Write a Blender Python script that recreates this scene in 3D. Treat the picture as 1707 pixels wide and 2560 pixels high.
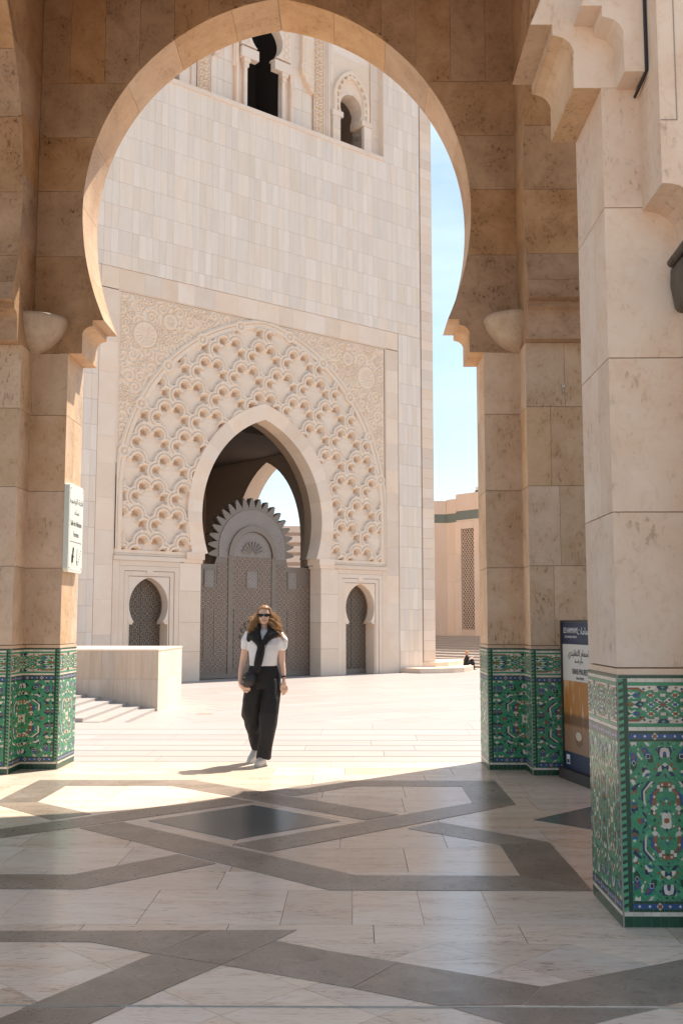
import bpy, bmesh, math, random
import numpy as np
from mathutils import Vector, Matrix, noise as mnoise

for o in list(bpy.data.objects):
    bpy.data.objects.remove(o)
S = bpy.context.scene
C = S.collection
R = math.radians
random.seed(7)
rng = np.random.default_rng(7)

# ------------------------------------------------------------------ camera
cam = bpy.data.cameras.new('camera')
cam.sensor_fit = 'VERTICAL'
cam.sensor_height = 36.0
cam.lens = 36.0 * 2600.0 / 2560.0
cam.clip_start = 0.05
cam.clip_end = 6000
cam_o = bpy.data.objects.new('camera', cam)
C.objects.link(cam_o)
cam_o.location = (0, 0, 1.5)
cam_o.rotation_euler = (R(90 + 6.0595), 0, R(0.6902))
S.camera = cam_o

# ------------------------------------------------------------------ light
SUN_AZ = 45.0      # degrees from +Y towards +X
SUN_EL = 59.0
w = bpy.data.worlds.new('World')
S.world = w
w.use_nodes = True
nt = w.node_tree
for n_ in list(nt.nodes):
    nt.nodes.remove(n_)
out = nt.nodes.new('ShaderNodeOutputWorld')
bg = nt.nodes.new('ShaderNodeBackground')
sky = nt.nodes.new('ShaderNodeTexSky')
sky.sky_type = 'NISHITA'
sky.sun_disc = False
sky.sun_elevation = R(SUN_EL)
sky.sun_rotation = R(SUN_AZ)
sky.altitude = 20
sky.air_density = 1.0
sky.dust_density = 0.7
sky.ozone_density = 0.6
# thin clouds, laid out by view direction
tc = nt.nodes.new('ShaderNodeTexCoord')
mp = nt.nodes.new('ShaderNodeMapping')
mp.inputs['Scale'].default_value = (1.2, 1.2, 4.0)
mp.inputs['Location'].default_value = (0.35, 0.1, 0.2)
nz = nt.nodes.new('ShaderNodeTexNoise')
nz.inputs['Scale'].default_value = 2.2
nz.inputs['Detail'].default_value = 7
nz.inputs['Roughness'].default_value = 0.55
cr = nt.nodes.new('ShaderNodeValToRGB')
cr.color_ramp.elements[0].position = 0.43
cr.color_ramp.elements[1].position = 0.62
mxs = nt.nodes.new('ShaderNodeMix')
mxs.data_type = 'RGBA'
mxs.inputs[7].default_value = (4.7, 5.6, 5.5, 1)
nt.links.new(tc.outputs['Generated'], mp.inputs['Vector'])
nt.links.new(mp.outputs['Vector'], nz.inputs['Vector'])
nt.links.new(nz.outputs['Fac'], cr.inputs['Fac'])
mlt = nt.nodes.new('ShaderNodeMath')
mlt.operation = 'MULTIPLY'
mlt.inputs[1].default_value = 0.5
nt.links.new(cr.outputs['Color'], mlt.inputs[0])
nt.links.new(mlt.outputs[0], mxs.inputs[0])
nt.links.new(sky.outputs['Color'], mxs.inputs[6])
nt.links.new(mxs.outputs[2], bg.inputs['Color'])
bg.inputs['Strength'].default_value = 0.068
nt.links.new(bg.outputs['Background'], out.inputs['Surface'])

sl = bpy.data.lights.new('sun', 'SUN')
sl.energy = 2.8
sl.angle = R(0.53)
sl.color = (1.0, 0.925, 0.83)
so = bpy.data.objects.new('sun', sl)
C.objects.link(so)
sd = Vector((math.sin(R(SUN_AZ)) * math.cos(R(SUN_EL)), math.cos(R(SUN_AZ)) * math.cos(R(SUN_EL)), math.sin(R(SUN_EL))))
so.rotation_euler = sd.to_track_quat('Z', 'Y').to_euler()
so.location = (20, 20, 40)

S.view_settings.view_transform = 'Standard'
S.view_settings.look = 'None'
S.view_settings.exposure = 1.62
S.view_settings.gamma = 1.0
S.render.engine = 'CYCLES'
S.cycles.max_bounces = 10
S.cycles.diffuse_bounces = 6
S.cycles.glossy_bounces = 4

# ------------------------------------------------------------------ helpers
def link(o, parent=None):
    C.objects.link(o)
    if parent is not None:
        o.parent = parent
    return o

def empty(name, loc=(0, 0, 0), rz=0, sc=1, parent=None):
    o = bpy.data.objects.new(name, None)
    o.empty_display_size = 0.2
    o.location = loc
    o.rotation_euler = (0, 0, rz)
    o.scale = (sc, sc, sc)
    return link(o, parent)

def tag(o, label=None, cat=None, group=None, kind=None):
    if label: o['label'] = label
    if cat: o['category'] = cat
    if group: o['group'] = group
    if kind: o['kind'] = kind
    return o

class MB:
    """collects faces; build() links them as one mesh object"""
    def __init__(s):
        s.v = []; s.f = []; s.m = []; s.t = []; s.sm = []
        s.mi = 0; s.tone = 0.0; s.smooth = False
    def add(s, vs, fs):
        b = len(s.v)
        s.v.extend([tuple(map(float, p)) for p in vs])
        for f in fs:
            s.f.append([b + i for i in f]); s.m.append(s.mi); s.t.append(s.tone); s.sm.append(s.smooth)
        return s
    def box(s, x0, x1, y0, y1, z0, z1):
        if x1 < x0: x0, x1 = x1, x0
        if y1 < y0: y0, y1 = y1, y0
        if z1 < z0: z0, z1 = z1, z0
        vs = [(x0,y0,z0),(x1,y0,z0),(x1,y1,z0),(x0,y1,z0),(x0,y0,z1),(x1,y0,z1),(x1,y1,z1),(x0,y1,z1)]
        return s.add(vs, [(0,3,2,1),(4,5,6,7),(0,1,5,4),(1,2,6,5),(2,3,7,6),(3,0,4,7)])
    def prism(s, poly, P, U, V, N, th, back=True):
        """poly in (U,V); front face at P + N*th, back at P"""
        P = np.array(P, float); U = np.array(U, float); V = np.array(V, float); N = np.array(N, float)
        n = len(poly)
        a = [P + U*x + V*y for x, y in poly]
        vs = a + [p + N*th for p in a]
        area = sum(poly[i][0]*poly[(i+1)%n][1]-poly[(i+1)%n][0]*poly[i][1] for i in range(n))
        flip = (area < 0) != (np.dot(np.cross(U, V), N) < 0)
        fr = list(range(n, 2*n)); bk = list(range(n))[::-1]
        fs = [fr] + ([bk] if back else []) + [(i, (i+1)%n, n+(i+1)%n, n+i) for i in range(n)]
        if flip: fs = [list(f)[::-1] for f in fs]
        return s.add(vs, fs)
    def tube(s, pts, rad, n=8, cap=True, flat=None):
        pts = [np.array(p, float) for p in pts]
        if not hasattr(rad, '__len__'): rad = [rad]*len(pts)
        rings = []
        up = np.array([0.0, 0, 1])
        t0 = pts[1]-pts[0]
        ref = np.cross(t0, up)
        if np.linalg.norm(ref) < 1e-6: ref = np.cross(t0, [1.0, 0, 0])
        ref = ref/np.linalg.norm(ref)
        for i, p in enumerate(pts):
            t = pts[min(i+1, len(pts)-1)] - pts[max(i-1, 0)]
            t = t/max(np.linalg.norm(t), 1e-9)
            ref = ref - t*np.dot(ref, t); ref = ref/max(np.linalg.norm(ref), 1e-9)
            b = np.cross(t, ref)
            fl = flat if flat else 1.0
            rings.append([p + rad[i]*(math.cos(2*math.pi*k/n)*ref + fl*math.sin(2*math.pi*k/n)*b) for k in range(n)])
        s.loft(rings, cap)
        return s
    def loft(s, rings, cap=True, closed=True):
        n = len(rings[0]); vs = [p for r in rings for p in r]; fs = []
        for i in range(len(rings)-1):
            for k in range(n if closed else n-1):
                k2 = (k+1) % n
                fs.append((i*n+k, i*n+k2, (i+1)*n+k2, (i+1)*n+k))
        if cap and closed:
            fs.append(list(range(n))[::-1]); fs.append([(len(rings)-1)*n+k for k in range(n)])
        return s.add(vs, fs)
    def lathe(s, prof, n=16, c=(0, 0, 0), a0=0.0, a1=2*math.pi):
        full = abs(a1-a0-2*math.pi) < 1e-6
        k = n if full else n+1
        rings = [[(c[0]+r*math.cos(a0+(a1-a0)*i/n), c[1]+r*math.sin(a0+(a1-a0)*i/n), c[2]+z) for i in range(k)] for r, z in prof]
        return s.loft(rings, cap=full, closed=full)
    def grid(s, P):
        ny, nx = len(P), len(P[0])
        return s.add([p for r in P for p in r], [(j*nx+i, j*nx+i+1, (j+1)*nx+i+1, (j+1)*nx+i) for j in range(ny-1) for i in range(nx-1)])
    def build(s, name, mats, parent=None):
        me = bpy.data.meshes.new(name)
        me.from_pydata(s.v, [], s.f)
        if not isinstance(mats, (list, tuple)): mats = [mats]
        for m in mats: me.materials.append(m)
        if len(mats) > 1: me.polygons.foreach_set('material_index', s.m)
        if any(s.t):
            at = me.attributes.new('tone', 'FLOAT', 'FACE'); at.data.foreach_set('value', s.t)
        if any(s.sm): me.polygons.foreach_set('use_smooth', s.sm)
        me.update()
        return link(bpy.data.objects.new(name, me), parent)

def fix_normals(o):
    bm = bmesh.new(); bm.from_mesh(o.data); bmesh.ops.recalc_face_normals(bm, faces=bm.faces); bm.to_mesh(o.data); bm.free()
    return o

TMP = bpy.data.scenes.new('scratch')          # empty scene in which modifiers are applied
def evaluated(o):
    TMP.collection.objects.link(o)
    vl = TMP.view_layers[0]; vl.update()
    me = bpy.data.meshes.new_from_object(o.evaluated_get(vl.depsgraph))
    bpy.data.objects.remove(o)
    return me

def smooth(o, on=True):
    o.data.polygons.foreach_set('use_smooth', [on]*len(o.data.polygons)); return o

def grid_np(name, P, mat, parent=None, sm=False):
    """P: (ny,nx,3) array -> mesh"""
    ny, nx = P.shape[:2]
    me = bpy.data.meshes.new(name)
    me.vertices.add(ny*nx); me.vertices.foreach_set('co', P.reshape(-1).astype(np.float32))
    idx = np.arange(ny*nx).reshape(ny, nx)
    q = np.stack([idx[:-1, :-1], idx[:-1, 1:], idx[1:, 1:], idx[1:, :-1]], -1).reshape(-1, 4)
    return me, q

def finish_quads(name, me, q, mat, parent=None, sm=True):
    nf = len(q)
    me.loops.add(nf*4); me.loops.foreach_set('vertex_index', q.reshape(-1).astype(np.int32))
    me.polygons.add(nf); me.polygons.foreach_set('loop_start', np.arange(0, nf*4, 4, dtype=np.int32))
    me.update(calc_edges=True); me.validate()
    if sm: me.polygons.foreach_set('use_smooth', [True]*nf)
    me.materials.append(mat)
    return link(bpy.data.objects.new(name, me), parent)

# ------------------------------------------------------------------ materials
def new_mat(name):
    m = bpy.data.materials.new(name); m.use_nodes = True
    t = m.node_tree
    return m, t, t.nodes['Principled BSDF']

def N(t, kind, **kw):
    n = t.nodes.new(kind)
    for k, v in kw.items():
        if k in n.inputs: n.inputs[k].default_value = v
        else: setattr(n, k, v)
    return n

def mixc(t, fac, a, b, mode='MIX'):
    n = t.nodes.new('ShaderNodeMix'); n.data_type = 'RGBA'; n.blend_type = mode
    for i, v in ((0, fac), (6, a), (7, b)):
        if isinstance(v, bpy.types.NodeSocket): t.links.new(v, n.inputs[i])
        elif isinstance(v, (int, float)): n.inputs[i].default_value = v
        else: n.inputs[i].default_value = (*v, 1) if len(v) == 3 else v
    return n.outputs[2]

def ramp(t, src, p0, p1, c0=(0, 0, 0), c1=(1, 1, 1)):
    n = t.nodes.new('ShaderNodeValToRGB')
    n.color_ramp.elements[0].position = p0; n.color_ramp.elements[1].position = p1
    n.color_ramp.elements[0].color = (*c0, 1); n.color_ramp.elements[1].color = (*c1, 1)
    t.links.new(src, n.inputs[0]); return n.outputs[0]

def math2(t, op, a, b=0.0):
    n = t.nodes.new('ShaderNodeMath'); n.operation = op
    for i, v in ((0, a), (1, b)):
        if isinstance(v, bpy.types.NodeSocket): t.links.new(v, n.inputs[i])
        else: n.inputs[i].default_value = v
    return n.outputs[0]

def piece_random(t):
    oi = t.nodes.new('ShaderNodeObjectInfo'); at = N(t, 'ShaderNodeAttribute', attribute_name='tone')
    return math2(t, 'FRACT', math2(t, 'ADD', oi.outputs['Random'], at.outputs['Fac']))

def stone(name, base, alt, dark, sc=1.0, stretch=(1, 1, 1), mott=0.5, pits=0.4, vein=0.3, rough=0.6, tonevar=0.22, bump=0.25, spec=0.35, pitscale=26.0, satvar=0.12, pitstretch=(1, 1, 1), crack=0.0, roughvar=0.0):
    m, t, b = new_mat(name)
    rnd = piece_random(t)
    co = t.nodes.new('ShaderNodeTexCoord')
    off = t.nodes.new('ShaderNodeCombineXYZ')
    t.links.new(math2(t, 'MULTIPLY', rnd, 37.0), off.inputs[0]); t.links.new(math2(t, 'MULTIPLY', rnd, 91.0), off.inputs[1]); t.links.new(math2(t, 'MULTIPLY', rnd, 53.0), off.inputs[2])
    vm = t.nodes.new('ShaderNodeVectorMath'); vm.operation = 'ADD'
    t.links.new(co.outputs['Object'], vm.inputs[0]); t.links.new(off.outputs[0], vm.inputs[1])
    mp = t.nodes.new('ShaderNodeMapping'); mp.inputs['Scale'].default_value = tuple(sc*s for s in stretch)
    t.links.new(vm.outputs[0], mp.inputs[0])
    n1 = N(t, 'ShaderNodeTexNoise', Scale=1.6, Detail=9.0, Roughness=0.62, Distortion=0.4); t.links.new(mp.outputs[0], n1.inputs['Vector'])
    n2 = N(t, 'ShaderNodeTexNoise', Scale=7.0, Detail=8.0, Roughness=0.7, Distortion=1.2); t.links.new(mp.outputs[0], n2.inputs['Vector'])
    n3 = N(t, 'ShaderNodeTexNoise', Scale=pitscale, Detail=5.0, Roughness=0.65)
    mp3 = t.nodes.new('ShaderNodeMapping'); mp3.inputs['Scale'].default_value = pitstretch; t.links.new(mp.outputs[0], mp3.inputs[0]); t.links.new(mp3.outputs[0], n3.inputs['Vector'])
    c = mixc(t, math2(t, 'MULTIPLY', ramp(t, n1.outputs[0], 0.35, 0.68), mott), base, alt)
    c = mixc(t, math2(t, 'MULTIPLY', ramp(t, n2.outputs[0], 0.52, 0.78), vein), c, dark)
    # pits gather in patches
    pit = math2(t, 'MULTIPLY', ramp(t, n3.outputs[0], 0.56, 0.70), ramp(t, n1.outputs[0], 0.46, 0.62))
    c = mixc(t, math2(t, 'MULTIPLY', pit, pits), c, tuple(0.45*x for x in dark))
    if crack:
        vo = N(t, 'ShaderNodeTexVoronoi', Scale=2.1, feature='DISTANCE_TO_EDGE')
        dm = t.nodes.new('ShaderNodeVectorMath'); dm.operation = 'ADD'
        sc_ = t.nodes.new('ShaderNodeVectorMath'); sc_.operation = 'SCALE'; sc_.inputs['Scale'].default_value = 0.35
        t.links.new(n2.outputs['Color'], sc_.inputs[0]); t.links.new(vm.outputs[0], dm.inputs[0]); t.links.new(sc_.outputs[0], dm.inputs[1]); t.links.new(dm.outputs[0], vo.inputs['Vector'])
        ck = math2(t, 'MULTIPLY', math2(t, 'LESS_THAN', vo.outputs['Distance'], 0.008), ramp(t, n1.outputs[0], 0.52, 0.60))
        c = mixc(t, math2(t, 'MULTIPLY', ck, crack), c, tuple(0.4*x for x in dark))
    # every stone its own tone
    hs = t.nodes.new('ShaderNodeHueSaturation')
    t.links.new(c, hs.inputs['Color'])
    t.links.new(math2(t, 'ADD', math2(t, 'MULTIPLY', rnd, 2*tonevar), 1-tonevar), hs.inputs['Value'])
    r2 = math2(t, 'FRACT', math2(t, 'MULTIPLY', rnd, 7.31))
    t.links.new(math2(t, 'ADD', math2(t, 'MULTIPLY', r2, 2*satvar), 1.0-satvar), hs.inputs['Saturation'])
    t.links.new(hs.outputs[0], b.inputs['Base Color'])
    b.inputs['Roughness'].default_value = rough
    if roughvar: t.links.new(math2(t, 'ADD', rough-roughvar*.5, math2(t, 'MULTIPLY', n2.outputs[0], roughvar)), b.inputs['Roughness'])
    b.inputs['Specular IOR Level'].default_value = spec
    bp = t.nodes.new('ShaderNodeBump'); bp.inputs['Strength'].default_value = bump; bp.inputs['Distance'].default_value = 0.01
    h = math2(t, 'SUBTRACT', math2(t, 'MULTIPLY', n2.outputs[0], 0.5), pit)
    t.links.new(h, bp.inputs['Height']); t.links.new(bp.outputs[0], b.inputs['Normal'])
    return m

def plain(name, col, rough=0.5, metal=0.0, spec=0.5, var=0.0, nscale=8.0, bump=0.0, coat=0.0):
    m, t, b = new_mat(name)
    b.inputs['Roughness'].default_value = rough; b.inputs['Metallic'].default_value = metal
    b.inputs['Specular IOR Level'].default_value = spec; b.inputs['Coat Weight'].default_value = coat
    if var or bump:
        co = t.nodes.new('ShaderNodeTexCoord')
        n = N(t, 'ShaderNodeTexNoise', Scale=nscale, Detail=6.0, Roughness=0.6); t.links.new(co.outputs['Object'], n.inputs['Vector'])
        rnd = piece_random(t)
        f = math2(t, 'ADD', math2(t, 'MULTIPLY', ramp(t, n.outputs[0], 0.3, 0.7), var), math2(t, 'MULTIPLY', rnd, var))
        c = mixc(t, f, tuple(min(1, x*1.0) for x in col), tuple(x*0.45 for x in col))
        t.links.new(c, b.inputs['Base Color'])
        if bump:
            bp = t.nodes.new('ShaderNodeBump'); bp.inputs['Strength'].default_value = bump; bp.inputs['Distance'].default_value = 0.004
            t.links.new(n.outputs[0], bp.inputs['Height']); t.links.new(bp.outputs[0], b.inputs['Normal'])
    else:
        b.inputs['Base Color'].default_value = (*col, 1)
    return m

M = {}
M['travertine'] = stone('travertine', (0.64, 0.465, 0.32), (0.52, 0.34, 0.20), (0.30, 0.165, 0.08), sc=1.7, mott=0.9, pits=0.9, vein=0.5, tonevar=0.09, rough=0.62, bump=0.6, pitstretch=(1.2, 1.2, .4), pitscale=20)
M['travertine_brown_shaded'] = stone('travertine_brown_shaded', (0.46, 0.285, 0.16), (0.32, 0.18, 0.09), (0.17, 0.08, 0.034), sc=1.6, mott=0.95, pits=1.0, vein=0.65, tonevar=0.10, rough=0.62, bump=0.6, pitstretch=(1, 1, .7), pitscale=20)  # stained brown stone, with the shade of the inner arches also put into the colour
M['travertine_orange_lit'] = stone('travertine_orange_lit', (0.61, 0.395, 0.225), (0.50, 0.295, 0.15), (0.32, 0.16, 0.065), sc=1.7, mott=1.0, pits=0.85, vein=0.55, tonevar=0.07, rough=0.6, bump=0.5, pitscale=20)  # warm sun bounce on the far intrados put into the stone colour
M['travertine_pale_lit'] = stone('travertine_pale_lit', (0.77, 0.615, 0.485), (0.70, 0.50, 0.355), (0.54, 0.33, 0.18), sc=1.3, mott=0.95, pits=0.45, vein=0.45, tonevar=0.05, rough=0.6, bump=0.5, pitstretch=(1, 1, .6), pitscale=20)  # paler copy for the near side: plaza light put into the stone colour
M['travertine_core'] = stone('travertine_core', (0.33, 0.225, 0.145), (0.26, 0.17, 0.11), (0.16, 0.09, 0.05), sc=1.3, tonevar=0.0)
M['facade'] = stone('facade_marble', (0.80, 0.675, 0.56), (0.735, 0.61, 0.50), (0.67, 0.46, 0.31), sc=0.9, stretch=(5, 5, 0.5), mott=0.9, pits=0.0, vein=0.4, tonevar=0.055, rough=0.6, bump=0.06)
M['facade_plain'] = stone('facade_plain', (0.79, 0.64, 0.51), (0.735, 0.555, 0.42), (0.66, 0.42, 0.26), sc=0.8, mott=0.8, pits=0.0, vein=0.22, tonevar=0.07, rough=0.6, bump=0.06)
M['facade_core'] = stone('facade_core', (0.30, 0.20, 0.13), (0.26, 0.17, 0.11), (0.2, 0.12, 0.07), tonevar=0.0, pits=0.0)
M['carved'] = stone('carved_stone', (0.80, 0.645, 0.51), (0.765, 0.575, 0.42), (0.69, 0.43, 0.25), sc=1.2, mott=0.7, pits=0.0, vein=0.25, tonevar=0.0, bump=0.05)
M['floor_marble'] = stone('floor_marble', (0.82, 0.67, 0.535), (0.76, 0.565, 0.415), (0.37, 0.255, 0.17), sc=1.5, stretch=(0.6, 2.8, 1), mott=1.0, pits=1.0, vein=0.85, tonevar=0.12, crack=.8, roughvar=.16, rough=0.21, bump=0.04, spec=0.5, pitscale=18)
M['granite'] = stone('granite', (0.335, 0.262, 0.203), (0.22, 0.167, 0.127), (0.11, 0.083, 0.064), sc=1.8, mott=1.0, pits=0.8, vein=0.8, tonevar=0.12, roughvar=.25, rough=0.30, bump=0.05, spec=0.5, pitscale=75)
M['granite_dark'] = stone('granite_dark', (0.15, 0.158, 0.148), (0.11, 0.115, 0.108), (0.06, 0.06, 0.057), sc=2.0, mott=0.6, pits=0.5, vein=0.4, tonevar=0.08, rough=0.2, bump=0.02, spec=0.5, pitscale=60)
M['plaza'] = stone('plaza_marble', (0.425, 0.375, 0.338), (0.39, 0.335, 0.295), (0.30, 0.24, 0.20), sc=0.7, stretch=(0.5, 2.5, 1), mott=0.7, pits=0.1, vein=0.3, tonevar=0.05, rough=0.45, bump=0.02)
M['joint'] = plain('joint_mortar', (0.30, 0.245, 0.195), 0.85)
M['grout'] = plain('grout', (0.40, 0.36, 0.30), 0.8, var=0.2, nscale=30)
M['parapet'] = stone('parapet_travertine', (0.60, 0.47, 0.36), (0.52, 0.37, 0.26), (0.40, 0.24, 0.14), sc=0.8, stretch=(6, 6, 0.6), mott=0.8, pits=0.2, vein=0.35, tonevar=0.08, rough=0.6, bump=0.1)
M['bldg'] = stone('distant_stone', (0.64, 0.51, 0.42), (0.58, 0.445, 0.35), (0.50, 0.36, 0.26), sc=0.35, stretch=(3, 3, 0.5), mott=0.7, pits=0.0, vein=0.25, tonevar=0.07, rough=0.7, bump=0.02)
# ================================================================== THE ARCADE PAVILION
XC, XR, XL, YF = -0.836, 2.078, -3.75, 11.17
XN, YN = 2.03, 5.66
ARM, HW = 0.70, 0.32
ZC, ZTOP = 4.36, 9.3            # corbel foot, top of the walls

def arch_w(z, k=0.0):
    """half width of the horseshoe opening at height z (k widens it)"""
    if z < 4.557: u = 2.066
    elif z < 4.662:
        s = (z-4.557)/0.105; u = 2.07 - 0.112*(1-math.sqrt(max(0, 1-s*s)))
    elif z < 4.724: u = 1.958
    elif z < 5.95:
        u = -0.92 + math.sqrt(3.02**2-(z-5.95)**2)
    else:
        q = 2.45**2-(z-5.95)**2
        u = -0.35 + math.sqrt(q) if q > 0.1225 else 0.0
    return u + k if u > 0 else (k*0.6 if k > 0 and z < 8.375+k else 0.0)

ZS = [ZC, 4.45, 4.556, 4.558, 4.59, 4.62, 4.645, 4.6615, 4.6625, 4.7235, 4.7245] + [4.8+i*0.12 for i in range(26)] + [7.88, 7.96, 8.03, 8.1, 8.16, 8.22, 8.27, 8.31, 8.345, 8.365, 8.3749]
SCALEK = 1.0

def half_poly(z0, z1, u0, u1, k=0.0):
    """part of the cell [u0,u1]x[z0,z1] that lies outside the opening"""
    zs = [z0] + [z for z in ZS if z0+1e-4 < z < z1-1e-4] + [z1]
    L = [(max(u0, arch_w(z, k)), z) for z in zs]
    L = [(u, z) for u, z in L if u < u1-0.004]
    if len(L) < 2: return None
    return L + [(u1, L[-1][1]), (u1, L[0][1])]

pav = empty('arcade_pavilion', (XC, 8.4, 0))
tag(pav, 'brown travertine arcade pavilion with horseshoe arches framing the whole view', 'pavilion')
PINV = Matrix.Translation((-XC, -8.4, 0))
def pv(o):                       # geometry is written in world coordinates
    o.data.transform(PINV); return o

T = M['travertine']; TC = M['travertine_core']; TB = M['travertine_brown_shaded']; TO = M['travertine_orange_lit']; TP = M['travertine_pale_lit']

# ---- piers -------------------------------------------------------------
def plus_poly(a, h):
    return [(-a,-h),(-h,-h),(-h,-a),(h,-a),(h,-h),(a,-h),(a,h),(h,h),(h,a),(-h,a),(-h,h),(-a,h)]
PIERS = {'far_right': (XR, YF), 'far_left': (XL, YF), 'near_right': (XN, YN), 'near_left': (XL-0.05, YN)}
COURSES = [1.272, 2.065, 2.875, 3.69, ZC]
def pier(cx, cy, key):
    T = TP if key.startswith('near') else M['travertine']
    mb = MB()
    mb.prism([(x+cx, y+cy) for x, y in plus_poly(ARM-0.02, HW-0.02)], (0,0,-0.4), (1,0,0), (0,1,0), (0,0,1), ZC+0.42)
    core = pv(mb.build('pier', TC, pav))
    pp = [(x+cx, y+cy) for x, y in plus_poly(ARM, HW)]
    cap = MB()
    cap.prism([(x+cx, y+cy) for x, y in plus_poly(ARM+0.004, HW+0.004)], (0,0,1.237), (1,0,0), (0,1,0), (0,0,1), 0.030)
    pv(cap.build('cap_course', T, core))
    n = len(pp)
    def cvx(i):
        p, q_, r_ = np.array(pp[i-1]), np.array(pp[i]), np.array(pp[(i+1) % n])
        return (q_-p)[0]*(r_-q_)[1]-(q_-p)[1]*(r_-q_)[0] > 0
    for i in range(n):
        a, b = np.array(pp[i]), np.array(pp[(i+1) % n])
        U = (b-a); L = np.linalg.norm(U); U = U/L; Nn = np.array([U[1], -U[0]])
        if key == 'near_left' and not (Nn[1] < -.5 or Nn[0] > .5): continue
        e0 = 0.0; e1 = L
        for c in range(4):
            z0, z1 = COURSES[c]+0.0025, COURSES[c+1]-0.0025
            cuts = [0.0, L]
            if L > 0.5: cuts = [0.0, L*random.choice([0.5, 0.38, 0.62]), L]
            for q in range(len(cuts)-1):
                m2 = MB()
                x0, x1 = cuts[q]+(0.0015 if q else 0), cuts[q+1]-(0.0015 if q < len(cuts)-2 else 0)
                # mitre at the outer corners so that faces do not overlap
                i0 = 0.0205 if (q == 0 and cvx(i)) else 0.0; i1 = 0.0205 if (q == len(cuts)-2 and cvx((i+1) % n)) else 0.0
                A = lambda x, dn, z: (*(a+U*x-Nn*dn), z)
                m2.add([A(x0,0,z0), A(x1,0,z0), A(x1,0,z1), A(x0,0,z1), A(x0+i0,.02,z0), A(x1-i1,.02,z0), A(x1-i1,.02,z1), A(x0+i0,.02,z1)],
                       [(0,1,2,3), (0,4,5,1), (1,5,6,2), (2,6,7,3), (3,7,4,0)])
                pv(m2.build('stone_block', T, core))
    return core
for key, (cx, cy) in PIERS.items():
    pier(cx, cy, key)

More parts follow.
